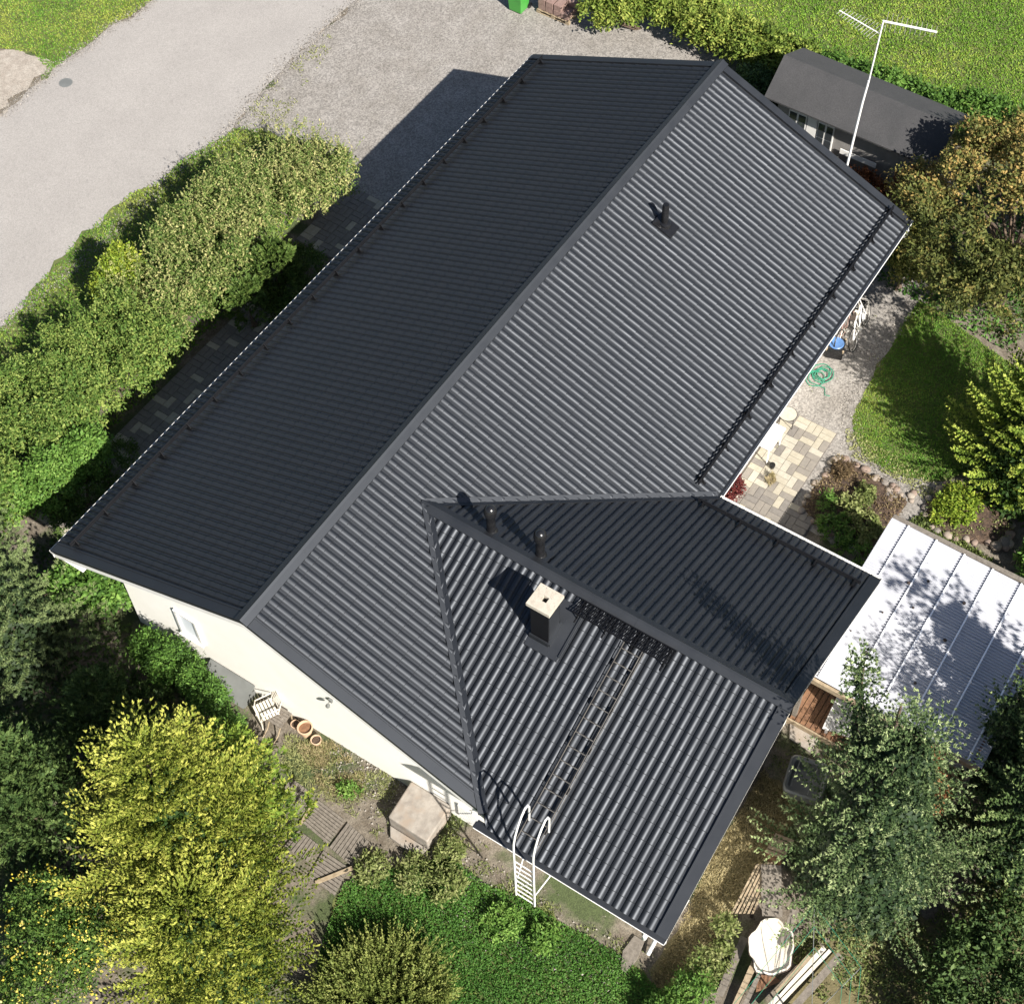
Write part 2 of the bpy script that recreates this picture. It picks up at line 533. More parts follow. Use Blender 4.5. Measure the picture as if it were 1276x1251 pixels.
M['stone'] = [mat('bed_stone', c, 0.85, tuple(v * 0.72 for v in c), 9, bump=0.4, bscale=30, coord='Object')
              for c in ((0.29, 0.24, 0.195), (0.25, 0.185, 0.15), (0.20, 0.175, 0.155), (0.33, 0.285, 0.235))]
M['red_leaf'] = leafmat('red_leaf', (0.05, 0.01, 0.012), (0.11, 0.02, 0.022), (0.20, 0.06, 0.04))
M['hedge_leaf'] = leafmat('variegated_leaf', (0.022, 0.052, 0.01), (0.105, 0.165, 0.035), (0.46, 0.42, 0.18))
M['hedge_green'] = leafmat('hedge_green_leaf', (0.02, 0.05, 0.01), (0.085, 0.155, 0.028), (0.27, 0.32, 0.08))
M['lime_leaf'] = leafmat('lime_leaf', (0.05, 0.09, 0.01), (0.17, 0.25, 0.025), (0.4, 0.43, 0.06))
M['bright_leaf'] = leafmat('bright_green_leaf', (0.02, 0.05, 0.01), (0.09, 0.185, 0.03), (0.23, 0.35, 0.08))
M['cypress_leaf'] = leafmat('dark_cypress_leaf', (0.018, 0.04, 0.008), (0.065, 0.115, 0.022), (0.15, 0.2, 0.05))
M['gold_leaf'] = leafmat('golden_cypress_leaf', (0.02, 0.045, 0.008), (0.17, 0.21, 0.027), (0.44, 0.44, 0.09), transl=0.2)
M['gold_green'] = leafmat('gold_green_cypress_leaf', (0.025, 0.055, 0.01), (0.15, 0.225, 0.028), (0.38, 0.43, 0.08), transl=0.2)
M['spruce_leaf'] = leafmat('spruce_needle', (0.014, 0.03, 0.01), (0.09, 0.14, 0.05), (0.36, 0.42, 0.2), transl=0.06)
M['spruce_dark'] = leafmat('spruce_dark_needle', (0.012, 0.028, 0.008), (0.08, 0.13, 0.038), (0.3, 0.36, 0.14), transl=0.06)
M['pine_leaf'] = leafmat('pine_needle', (0.016, 0.03, 0.01), (0.065, 0.1, 0.032), (0.18, 0.225, 0.09), transl=0.08)
M['juniper_leaf'] = leafmat('juniper_leaf', (0.014, 0.032, 0.008), (0.05, 0.09, 0.024), (0.12, 0.17, 0.05), transl=0.12)
M['apple_leaf'] = leafmat('autumn_leaf', (0.03, 0.045, 0.01), (0.135, 0.15, 0.04), (0.44, 0.29, 0.1))
M['apple_green'] = leafmat('turning_leaf', (0.04, 0.065, 0.014), (0.15, 0.17, 0.04), (0.36, 0.29, 0.09))
M['willow_leaf'] = leafmat('grey_green_feather_leaf', (0.04, 0.06, 0.015), (0.14, 0.18, 0.04), (0.32, 0.33, 0.1))
M['flower_leaf'] = leafmat('yellow_flower', (0.45, 0.38, 0.03), (0.60, 0.50, 0.08), (0.68, 0.60, 0.25))
M['weed_leaf'] = leafmat('weed_leaf', (0.035, 0.055, 0.015), (0.13, 0.165, 0.045), (0.3, 0.31, 0.13))
M['clover'] = leafmat('clover_leaf', (0.015, 0.045, 0.008), (0.05, 0.13, 0.02), (0.12, 0.235, 0.045))
M['grass'] = leafmat('grass_blade', (0.045, 0.11, 0.012), (0.10, 0.22, 0.025), (0.30, 0.33, 0.065))
M['grass_field'] = leafmat('field_grass_blade', (0.07, 0.15, 0.015), (0.14, 0.27, 0.028), (0.34, 0.38, 0.07))
M['dry_grass'] = leafmat('dry_grass_blade', (0.15, 0.125, 0.06), (0.3, 0.25, 0.13), (0.44, 0.38, 0.22))
M['bush_leaf'] = leafmat('yellow_green_hedge_leaf', (0.03, 0.06, 0.01), (0.13, 0.19, 0.03), (0.38, 0.40, 0.09))
M['dry_brown'] = leafmat('dry_brown_leaf', (0.07, 0.045, 0.025), (0.16, 0.115, 0.06), (0.27, 0.22, 0.11))
M['rust_leaf'] = leafmat('rust_leaf', (0.14, 0.05, 0.02), (0.30, 0.12, 0.05), (0.40, 0.24, 0.10))

# ------------------------------------------------------------------ the setting: ground, road, drive, lawns
sheet('ground', [(-150, -150), (180, -150), (180, 150), (-150, 150)], 0.0, M['ground'], amp=0)
ROAD = [(120, 19.0), (45, 15.2), (28, 13.6)] + [(21.20,13.85),(20.58,13.85),(19.23,13.81),(17.91,13.83),(16.72,13.70),(15.53,13.56),(14.67,13.46),(13.75,13.41),(12.90,13.69),(11.79,13.64),(11.23,13.53),(10.30,13.62),(9.57,13.46),(8.81,13.54),(7.97,13.55),(7.11,13.63),(6.11,13.63),(5.44,13.66)] + [(0, 12.9), (-25, 12.5), (-120, 10), (-120, 16), (-25, 18.4), (0, 18.5)] + [(11.35,19.38),(12.14,19.40),(13.10,19.45),(14.25,19.45),(15.19,19.33),(16.22,19.39),(16.67,19.13),(17.76,19.11)] + [(28, 19.3), (45, 20.8), (120, 25)]
GRAVEL = [(36, 14.2), (28, 13.9)] + [(21.20,13.85),(19.23,13.81),(16.72,13.70),(14.67,13.46),(13.97,12.59),(13.71,11.51),(13.38,9.41),(12.83,8.02),(14.59,3.66),(22.35,1.48),(24.87,2.74),(25.26,4.50),(25.45,6.63),(25.77,7.55)] + [(27, 6.6), (36, 7.0)]
sheet('road_verge_gravel', ROAD, 0.004, M['edge_sand'], amp=0.16, seed=1)
sheet('gravel_drive', GRAVEL, 0.008, M['gravel'], amp=0.14, seed=2)
sheet('road', ROAD, 0.012, M['asphalt'], amp=0.06, seed=3)
sheet('gravel_patch', [(12.48,25.81),(12.95,22.91),(13.47,21.44),(13.94,20.59),(13.75,19.82),(13.49,19.45),(12.84,19.54),(12.17,19.54),(11.42,19.45),(8.33,19.52)], 0.022, M['edge_sand'], amp=0.14, seed=4)
FIELD = [(27.00,7.86),(26.14,5.58),(26.41,2.04),(26.17,-1.87),(26.52,-4.32),(27.02,-6.03)] + [(26.3, -14), (26, -60), (110, -60), (110, 5.4), (27.4, 6.4)]
sheet('field_lawn', FIELD, 0.013, M['lawn'], amp=0.2, seed=5)
VERGE = [(15.1, 12.4), (14.7, 13.25), (13.9, 13.5), (12.8, 13.75), (11.8, 13.75), (11.0, 14.1), (10.0, 14.1), (9.0, 14.15), (8.2, 14.0), (7.0, 13.9), (5.6, 13.7), (3.0, 13.6), (-2, 13.4), (-2, 10.5), (14.5, 10.6)]
sheet('verge_lawn', VERGE, 0.018, M['lawn'], amp=0.12, seed=6)
NWGRASS = [(13.83,25.84),(13.47,21.44),(13.89,20.54),(13.57,19.59),(13.10,19.47),(14.25,19.45),(15.19,19.35),(16.21,19.40),(16.69,19.15),(17.76,19.11),(20.10,19.87),(22.25,27.71)]
sheet('roadside_grass', NWGRASS, 0.020, M['lawn'], amp=0.08, seed=7)
sheet('garden_lawn', [(-60, -60), (20, -60), (20, -20), (3, -19), (-5.5, -12), (-6.2, -3), (-7.5, 2), (-4, 9.6), (-60, 8)], 0.0045, M['lawn'], amp=0.2, seed=13)
YARD = [(20.2, -4.4), (20.2, -6.3), (19.39, -6.4), (18.4, -6.6), (17.3, -6.6), (15.5, -6.6), (14.9, -9.3), (13.9, -9.35), (13.2, -9.1), (12.6, -9.7), (12.3, -9.5), (12.4, -8.6), (11.3, -8.2), (11.2, -6.3), (9.1, -6.3), (9.1, -4.4)]
sheet('gravel_yard', YARD, 0.0095, M['gravel'], amp=0.1, seed=8)
OVAL = [(19.39, -6.18), (18.37, -6.14), (17.47, -6.27), (16.81, -6.23), (15.48, -6.35), (14.91, -6.4), (14.37, -6.72), (14.04, -7.12), (13.87, -7.76), (13.93, -8.38), (14.23, -9.0), (14.8, -9.5), (15.67, -11.4), (17.24, -11.2), (18.6, -9.5), (19.0, -7.9), (19.28, -7.05)]
sheet('oval_lawn', OVAL, 0.014, M['lawn'], amp=0.06, seed=9)
FRONT = [(-1.63,-2.86),(-0.73,-3.65),(-0.03,-4.37),(-0.11,-5.44),(0.06,-6.12),(0.03,-7.13),(0.13,-8.22),(0.06,-9.01),(-0.15,-9.84),(-0.68,-11.27),(-4.34,-7.37),(-4.98,-4.42),(-2.96,-3.26)]
sheet('front_lawn', FRONT, 0.006, M['lawn'], amp=0.1, seed=10)
DRY = [(1.19,-9.22),(2.67,-9.03),(4.37,-9.06),(5.21,-9.00),(4.86,-10.17),(2.82,-9.91),(1.71,-10.04),(0.92,-10.01),(-0.04,-10.00),(-0.30,-9.60),(0.22,-9.20)]
sheet('dry_lawn', DRY, 0.010, M['drygrass_soil'], amp=0.1, seed=11)
SHADY = [(2.39,-11.44),(4.01,-13.38),(5.92,-14.81),(6.31,-18.56),(1.83,-18.53),(-1.58,-11.76),(0.77,-11.56)]
sheet('shady_lawn', SHADY, 0.0075, M['drygrass_soil'], amp=0.2, seed=12)

# ------------------------------------------------------------------ the house
Wd, RI, XR, HR, XF, DD, EE, HH, LL = 5.582, 2.3417, 4.2652, 1.8441, 8.7483, 0.1987, 3.8996, 3.5, 18.6
K = RI / Wd
KW = HR / (XF - XR)
YG = -Wd - EE                      # wing gable edge
YA = -Wd + HR / K                  # wing ridge meets the main slope
ZF = HR - KW * XR                  # near wing slope height at x = 0
YFp = -Wd + ZF / K

house = thing('brick_house_with_metal_roof', 'large cream house with dark metal tile roof, gabled wing and chimney', 'house', (9.3, 0, 0))
house.name = 'house'
OFF['house'] = Vector((9.3, 0, 0))


def zz(z): return z + HH


# walls
w = MB()
gx0, gx1, gy = 0.8, 17.8, 4.8
topz = lambda y: HH + RI - K * abs(y) - 0.14
for x, t in ((gx0, 0.3), (gx1 - 0.3, 0.3)):
    w.prism([(x, gy, 0), (x, gy, topz(gy)), (x, 0, topz(0)), (x, -gy, topz(gy)), (x, -gy, 0)], (0.3, 0, 0))
w.box(((gx0 + gx1) / 2, gy - 0.15, topz(gy) / 2), (gx1 - gx0 - 0.6, 0.3, topz(gy)))
w.box(((gx0 + gx1) / 2, -gy + 0.15, topz(gy) / 2), (gx1 - gx0 - 0.6, 0.3, topz(gy)))
wall = w.build('wall', M['render'], house)
w = MB()
wy = -8.9
wtop = lambda x: HH + HR - KW * abs(x - XR) - 0.14
w.prism([(gx0, wy, 0), (gx0, wy, wtop(gx0)), (XR, wy, wtop(XR)), (7.95, wy, wtop(7.95)), (7.95, wy, 0)], (0, 0.3, 0))
w.box((gx0 + 0.15, (wy + 0.3 - 4.81) / 2, wtop(gx0) / 2), (0.3, abs(wy + 0.3 + 4.81), wtop(gx0)))
w.box((7.8, (wy + 0.3 - 4.81) / 2, wtop(7.95) / 2), (0.3, abs(wy + 0.3 + 4.81), wtop(7.95)))
w.build('wall', M['render'], house)

# roof decks (the slabs under the sheets)
dk = MB()
TH = 0.11
c0 = 0.05
prof = [(Wd, -c0), (0, RI - c0), (-Wd, -c0), (-Wd, -c0 - TH), (0, RI - c0 - TH), (Wd, -c0 - TH)]
dk.prism([(0.03, y, zz(z)) for y, z in prof], (LL - 0.06, 0, 0))
roof = dk.build('roof', M['roof_trim'], house)


def clip(bm, co, no):
    g = bm.verts[:] + bm.edges[:] + bm.faces[:]
    bmesh.ops.bisect_plane(bm, geom=g, dist=1e-5, plane_co=co, plane_no=no, clear_outer=True)


def nrm2(a, b, keep):
    """vertical plane through plan points a-b whose outer side is away from keep"""
    d = Vector((b[0] - a[0], b[1] - a[1], 0))
    n = Vector((-d.y, d.x, 0)).normalized()
    if n.dot(Vector((keep[0] - a[0], keep[1] - a[1], 0))) > 0: n = -n
    return Vector((a[0], a[1], 0)), n


NV = ((XR, YA), (0.0, YFp))        # near valley in plan
FV = ((XR, YA), (XF, -Wd))         # far valley in plan

me = bpy.data.meshes.new('tmp')
zn = HR - KW * (XR + DD)
vs = []
pf = [(-DD, zn - c0), (XR, HR - c0), (XF, -c0), (XF, -c0 - TH), (XR, HR - c0 - TH), (-DD, zn - c0 - TH)]
for y in (YG + 0.03, YA + 0.0):
    vs += [(x, y, zz(z)) for x, z in pf]
me.from_pydata(vs, [], [(0, 1, 2, 3, 4, 5), (11, 10, 9, 8, 7, 6)] + [(i, i + 6, (i + 1) % 6 + 6, (i + 1) % 6) for i in range(6)])
bm = bmesh.new(); bm.from_mesh(me)
bmesh.ops.triangulate(bm, faces=bm.faces)
clip(bm, *nrm2(*NV, (XR, -8)))
clip(bm, *nrm2(*FV, (XR, -8)))
bmesh.ops.recalc_face_normals(bm, faces=bm.faces)
for v in bm.verts: v.co -= OFF['house']
bm.to_mesh(me); bm.free()
me.name = 'wing_roof'
me.materials.append(M['roof_trim'])
wroof = bpy.data.objects.new('wing_roof', me)
reg(wroof, house)

# pressed roof sheets: waves 183 mm apart, tile steps every 350 mm
PER = 0.18284


def sheet_grid(width, length, lift=0.013, hh=0.047, course=0.352, first=0.0):
    nw = int(round(width / PER))
    ph = [0.0, 0.05, 0.14, 0.26, 0.39, 0.52, 0.64, 0.74, 0.80, 0.90]
    xs, zs = [], []
    for i in range(nw):
        for p in ph:
            xs.append((i + p) * PER)
            zs.append(hh * math.sin(PI * p / 0.80) ** 0.7 if 0 < p < 0.80 else 0.0)
    xs.append(nw * PER); zs.append(0.0)
    xs = np.array(xs); zs = np.array(zs)
    rows, lifts = [], []
    t = -first
    while t < length:
        a, b = max(t, 0), min(t + course - 0.012, length)
        if b > a:
            rows += [a, b]; lifts += [lift * (a - t) / course, lift * (b - t) / course]
        t += course
    rows = np.array(rows); lifts = np.array(lifts)
    X, Y = np.meshgrid(xs, rows)
    Z = zs[None, :] + lifts[:, None] - 0.034
    nc = len(xs)
    idx = np.arange(len(rows) * nc).reshape(len(rows), nc)
    F = np.stack([idx[:-1, :-1], idx[:-1, 1:], idx[1:, 1:], idx[1:, :-1]], -1).reshape(-1, 4)
    return np.stack([X, Y, Z], -1).reshape(-1, 3), F


def mk_panel_mesh(V, F):
    me = bpy.data.meshes.new('roof_panel')
    me.from_pydata(V.tolist(), [], F.tolist())
    me.materials.append(M['roof'])
    me.shade_smooth()
    me.set_sharp_from_angle(angle=math.radians(40))
    return me


def frame(o, u, v):
    u = Vector(u).normalized(); v = Vector(v).normalized()
    n = u.cross(v)
    if n.z < 0: n = -n
    return Matrix((u, v, n)).transposed().to_4x4(), n


SLEN = math.hypot(Wd, RI)
full = mk_panel_mesh(*sheet_grid(6 * PER, SLEN - 0.01))
half = mk_panel_mesh(*sheet_grid(3 * PER, SLEN - 0.01))


def place(mesh, o, u, v, parent):
    R3, n = frame(o, u, v)
    ob = bpy.data.objects.new('roof_panel', mesh)
    ob.matrix_world = Matrix.Translation(Vector(o) - OFF['house'] + n * random.uniform(-0.003, 0.003)) @ R3
    COL.objects.link(ob); ob.parent = parent
    return ob


def clipped(V, F, o, u, v, planes, parent):
    """a sheet cut along the given vertical planes; planes: list of lists, one list per kept piece"""
    R3, n = frame(o, u, v)
    Mw = Matrix.Translation(Vector(o)) @ R3
    W4 = np.array(Mw)
    Vw = V @ W4[:3, :3].T + W4[:3, 3]
    out = bmesh.new()
    for pl in planes:
        b = bmesh.new()
        m_ = bpy.data.meshes.new('t'); m_.from_pydata(Vw.tolist(), [], F.tolist())
        b.from_mesh(m_)
        for co, no in pl: clip(b, co, no)
        b.to_mesh(m_); b.free()
        out.from_mesh(m_)
        bpy.data.meshes.remove(m_)
    if not out.faces:
        out.free(); return
    for q in out.verts: q.co -= OFF['house']
    me_ = bpy.data.meshes.new('roof_panel'); out.to_mesh(me_); out.free()
    me_.materials.append(M['roof']); me_.shade_smooth(); me_.set_sharp_from_angle(angle=math.radians(40))
    reg(bpy.data.objects.new('roof_panel', me_), parent)


PW = 6 * PER
x0 = 0.24
# left slope: local u runs towards -x so that the normal points up
for i in range(17):
    wdt = PW if i < 16 else PW / 2
    xs_ = x0 + i * PW
    place(full if i < 16 else half, (xs_ + wdt, 0, zz(RI)), (-1, 0, 0), (0, Wd, -RI), roof)
# right slope
for i in range(17):
    wdt = PW if i < 16 else PW / 2
    xs_ = x0 + i * PW
    o = (xs_, 0, zz(RI)); u = (1, 0, 0); v = (0, -Wd, -RI)
    if xs_ > XF + 0.02:
        place(full if i < 16 else half, o, u, v, roof)
    else:
        V, F = sheet_grid(PW, SLEN - 0.01)
        pcs = []
        if xs_ < XR:
            pcs.append([(Vector((XR, 0, 0)), Vector((1, 0, 0))), nrm2(*NV, (0.0, 0.0))])
        if xs_ + PW > XR:
            pcs.append([(Vector((XR, 0, 0)), Vector((-1, 0, 0))), nrm2(*FV, (9.0, -1.0))])
        clipped(V, F, o, u, v, pcs, roof)
# wing slopes
nlen = math.hypot(XR + DD, KW * (XR + DD)); flen = math.hypot(XF - XR, HR)
yv = YG + 0.26
i = 0
while yv + i * PW < YA:
    ys = yv + i * PW
    V, F = sheet_grid(PW, nlen - 0.01)
    clipped(V, F, (XR, ys + PW, zz(HR)), (0, -1, 0), (-1, 0, -KW), [[nrm2(*NV, (XR - 0.5, -8))]], wroof)
    V, F = sheet_grid(PW, flen - 0.01)
    clipped(V, F, (XR, ys, zz(HR)), (0, 1, 0), (1, 0, -KW), [[nrm2(*FV, (XR + 0.5, -8))]], wroof)
    i += 1

# ridge caps in overlapping lengths
nR = Vector((0, K, 1)).normalized()


def ridge(p0, p1, sideA, sideB, width, parent, secs):
    """folded cap: sideA / sideB are the down-slope directions on either side"""
    p0, p1 = Vector(p0), Vector(p1)
    for k in range(secs):
        a = p0.lerp(p1, k / secs); b = p0.lerp(p1, (k + 1) / secs + (0.006 if k < secs - 1 else 0))
        lift = 0.03 + 0.004 * (k % 2)
        m_ = MB()
        A, B = Vector(sideA).normalized(), Vector(sideB).normalized()
        up = Vector((0, 0, 1))
        pr = [A * width + up * (lift - 0.03), A * width + up * lift, up * (lift + 0.02) + A * 0.045, up * (lift + 0.035), up * (lift + 0.02) + B * 0.045, B * width + up * lift, B * width + up * (lift - 0.03)]
        vs_ = [a + q for q in pr] + [b + q for q in pr]
        n_ = len(pr)
        m_.add(vs_, [(j, j + 1, j + 1 + n_, j + n_) for j in range(n_ - 1)] + [tuple(range(n_ - 1, -1, -1)), tuple(range(n_, 2 * n_))])
        m_.build('ridge_cap', M['roof_trim'], parent)


ridge((-0.02, 0, zz(RI)), (LL + 0.02, 0, zz(RI)), (0, 1, -K), (0, -1, -K), 0.17, roof, 10)
ridge((XR, YA + 0.1, zz(HR)), (XR, YG - 0.02, zz(HR)), (1, 0, -KW), (-1, 0, -KW), 0.17, wroof, 5)


def valley(a, b, za, zb, parent):
    a3, b3 = Vector((a[0], a[1], zz(za))), Vector((b[0], b[1], zz(zb)))
    d = (b3 - a3).normalized()
    s = d.cross(Vector((0, 0, 1))).normalized() * 0.1
    m_ = MB()
    m_.add([a3 + s + Vector((0, 0, 0.055)), a3 + Vector((0, 0, 0.012)), a3 - s + Vector((0, 0, 0.055)),
            b3 + s + Vector((0, 0, 0.055)), b3 + Vector((0, 0, 0.012)), b3 - s + Vector((0, 0, 0.055)),
            a3 + s - Vector((0, 0, 0.02)), a3 - s - Vector((0, 0, 0.02)), b3 + s - Vector((0, 0, 0.02)), b3 - s - Vector((0, 0, 0.02))],
           [(0, 1, 4, 3), (1, 2, 5, 4), (0, 3, 8, 6), (2, 7, 9, 5), (6, 7, 2, 1, 0), (8, 3, 4, 5, 9)])
    m_.build('valley_flashing', M['roof_trim'], parent)


valley((XR, YA), (0.0, YFp), HR, ZF, wroof)
valley((XR, YA), (XF, -Wd), HR, 0.0, wroof)

# verge flashings and white bargeboards
upv = Vector((0, 0, 1))


def verge(p0, p1, inward, name='verge_flashing'):
    inw = Vector(inward)
    p0, p1 = Vector(p0), Vector(p1)
    n = (p1 - p0).normalized().cross(inw).normalized()
    if n.z < 0: n = -n
    m_ = MB()
    m_.beam(p0 - n * 0.012, p1 - n * 0.012, inw * 0.22, n * 0.014)
    m_.beam(p0 + inw * 0.2 - n * 0.03, p1 + inw * 0.2 - n * 0.03, inw * 0.03, n * 0.05)
    m_.beam(p0 - inw * 0.002 - upv * 0.10, p1 - inw * 0.002 - upv * 0.10, inw * 0.012, upv * 0.10)
    m_.build(name, M['roof_trim'], roof)
    b = MB()
    b.beam(p0 + inw * 0.012 - upv * 0.27, p1 + inw * 0.012 - upv * 0.27, inw * 0.03, upv * 0.22)
    b.build('bargeboard', M['white_paint'], house)


for xx, s in ((0.0, 1), (LL, -1)):
    verge((xx, 0.0, zz(RI)), (xx, Wd, zz(0)), (s, 0, 0))
    verge((xx, 0.0, zz(RI)), (xx, -Wd if s < 0 else YFp, zz(0 if s < 0 else ZF)), (s, 0, 0))
verge((XR, YG, zz(HR)), (XF, YG, zz(0)), (0, 1, 0))
verge((XR, YG, zz(HR)), (-DD, YG, zz(zn)), (0, 1, 0))

# eave flashings, fascias, soffits and gutters


def gutter(p0, p1, out, inset=0.02):
    """half-round channel hung outside the eave; out = horizontal direction away from the roof"""
    p0, p1, out = Vector(p0), Vector(p1), Vector(out)
    r = 0.068
    c0_ = p0 + out * inset - upv * 0.055
    c1_ = p1 + out * inset - upv * 0.055
    vs_, fs_ = [], []
    n = 9
    for c in (c0_, c1_):
        for rr in (r, r - 0.007):
            for j in range(n):
                a = PI + PI * j / (n - 1)
                vs_.append(c + out * math.cos(a) * rr + upv * math.sin(a) * rr)
    for j in range(n - 1):
        fs_.append((j, j + 1, 2 * n + j + 1, 2 * n + j))
        fs_.append((n + j, 3 * n + j, 3 * n + j + 1, n + j + 1))
    fs_ += [(0, 2 * n, 3 * n, n), (n - 1, 2 * n - 1, 4 * n - 1, 3 * n - 1)]
    g = MB().add(vs_, fs_)
    # end discs and the rolled front bead
    for c, dd in ((c0_, (c0_ - c1_).normalized()), (c1_, (c1_ - c0_).normalized())):
        g.prism([c + out * math.cos(PI + PI * j / (n - 1)) * r + upv * math.sin(PI + PI * j / (n - 1)) * r for j in range(n)], dd * 0.004)
    g.tube([c0_ + out * r, c1_ + out * r], 0.010, 6)
    g.build('gutter', M['white_paint'], house, smooth=True)
    e = MB()
    dirn = (p1 - p0).normalized()
    e.beam(p0 - out * 0.10 + upv * 0.006 * 0 - upv * 0.048, p1 - out * 0.10 - upv * 0.048, out * 0.135, upv * 0.006)
    e.build('eave_flashing', M['roof_trim'], roof)
    f = MB()
    f.beam(p0 - out * 0.03 - upv * 0.25, p1 - out * 0.03 - upv * 0.25, out * 0.025, upv * 0.19)
    f.build('fascia', M['white_paint'], house)


gutter((0.0, Wd, zz(0)), (LL, Wd, zz(0)), (0, 1, 0), -0.022)
gutter((XF + 0.02, -Wd, zz(0)), (LL, -Wd, zz(0)), (0, -1, 0))
gutter((XF, YG, zz(0)), (XF, -Wd - 0.02, zz(0)), (1, 0, 0))
gutter((-DD, YG, zz(zn)), (-DD, -5.32, zz(zn)), (-1, 0, 0))
MB().box((LL / 2, (Wd + 4.8) / 2 - 0.02, zz(-0.27)), (LL - 0.1, Wd - 4.8 - 0.06, 0.02)).build('soffit', M['white_paint'], house)
MB().box(((8.9 + LL) / 2, -(Wd + 4.8) / 2 + 0.02, zz(-0.27)), (LL - 9.0, Wd - 4.8 - 0.06, 0.02)).build('soffit', M['white_paint'], house)
MB().box(((gx0 - DD) / 2 + 0.02, (YG - 5.4) / 2, zz(-0.36)), (gx0 + DD - 0.06, -YG - 5.4 - 0.1, 0.02)).build('soffit', M['white_paint'], house)
MB().box(((XF + 7.95) / 2, (YG - Wd) / 2, zz(-0.27)), (XF - 7.95 - 0.06, EE - 0.1, 0.02)).build('soffit', M['white_paint'], house)

# wide grey eave strip over the near wing gutter
e = MB()
e.beam((-DD - 0.085, YG, zz(zn) - 0.047), (-DD - 0.085, -5.3, zz(zn) - 0.047), (0.13, 0, 0.012), (0, 0, 0.006))
e.build('eave_flashing', M['roof_trim'], roof)

# downpipe at the near corner of the wing, outlet and splash stone
dp = MB()
dp.tube([(-0.28, -9.1, 3.3), (-0.28, -9.08, 3.15), (-0.05, -9.03, 2.9), (0.35, -8.98, 2.75), (0.68, -8.95, 2.55), (0.71, -8.94, 0.35), (0.6, -8.94, 0.2), (0.4, -8.94, 0.12)], 0.045, 10)
dp.build('downpipe', M['white_paint'], house, smooth=True)
MB().lathe((-0.21, -8.52, 3.36), [(0.02, 0), (0.05, 0.02), (0.055, 0.06), (0.03, 0.1)], 10).build('gutter_outlet', M['white_paint'], house, smooth=True)
dp = MB()
dp.tube([(18.3, -5.66, 3.37), (18.3, -5.66, 3.2), (18.1, -5.3, 3.0), (17.7, -4.9, 2.85), (17.65, -4.86, 0.3)], 0.045, 10)
dp.build('downpipe', M['white_paint'], house, smooth=True)
spl = MB()
spl.prism([(0.62, -8.50, 0.0), (0.62, -8.74, 0.0), (0.22, -8.80, 0.0), (-0.12, -8.74, 0), (-0.12, -8.62, 0), (0.22, -8.46, 0)], (0, 0, 0.07))
o = spl.build('splash_stone', M['wood_grey'], None, bevel=0.01, loc=(0.3, -8.6, 0))
tag(o, 'small grey splash block on the soil under the white downpipe of the wing', 'splash block')

# windows in the near gable


def window(x, y0, y1, z0, z1, parent, pane, face=-1, bars=1):
    f = MB()
    t = 0.07
    xo = x + face * 0.03
    f.box((xo, (y0 + y1) / 2, z0 + t / 2), (0.07, y1 - y0, t)); f.box((xo, (y0 + y1) / 2, z1 - t / 2), (0.07, y1 - y0, t))
    f.box((xo, y0 + t / 2, (z0 + z1) / 2), (0.066, t, z1 - z0 - 2 * t)); f.box((xo, y1 - t / 2, (z0 + z1) / 2), (0.066, t, z1 - z0 - 2 * t))
    for k in range(bars):
        yb = y0 + (y1 - y0) * (k + 1) / (bars + 1)
        f.box((xo, yb, (z0 + z1) / 2), (0.05, 0.05, z1 - z0 - 2 * t))
    fo = f.build('window', M['white_paint'], parent)
    p = MB()
    for k in range(bars + 1):
        a = y0 + t + (y1 - y0 - t) * k / (bars + 1); b = y0 + (y1 - y0 - t) * (k + 1) / (bars + 1)
        p = MB().box((x + face * 0.012, (a + b) / 2, (z0 + z1) / 2), (0.012, b - a - 0.03, z1 - z0 - 2 * t - 0.004))
        p.build('pane', pane, fo)
    MB().box((x + face * 0.05, (y0 + y1) / 2, z0 - 0.025), (0.10, y1 - y0 + 0.06, 0.025)).build('sill', M['white_paint'], fo)
    return fo


window(gx0, 2.65, 3.27, 1.08, 2.08, house, M['pale_pane'], bars=0)
window(gx0, -8.0, -7.1, 1.1, 2.1, house, M['glass'])
lv = MB()
for k in range(8):
    lv.box((gx0 - 0.04, -4.35, 0.32 + k * 0.075), (0.03, 0.5, 0.055))
lv.build('vent_louvre', M['white_paint'], house)
# windows and door of the garden side, seen only from elsewhere
for a, b in ((10.2, 11.3), (12.6, 13.6), (15.2, 16.6)):
    f = MB().box(((a + b) / 2, -4.83, 1.65), (b - a, 0.07, 1.1)).build('window', M['white_paint'], house)
    MB().box(((a + b) / 2, -4.872, 1.65), (b - a - 0.16, 0.012, 0.94)).build('pane', M['glass'], f)
# small wall lamp under the verge of the near gable
wl = MB().box((0.77, -1.0, 2.3), (0.05, 0.08, 0.10)).tube([(0.75, -1.0, 2.3), (0.66, -1.0, 2.33)], 0.010, 6)
wl.lathe((0.66, -1.0, 2.22), [(0.045, 0), (0.05, 0.03), (0.02, 0.10)], 10)
wl.build('wall_lamp', M['zinc'], house)

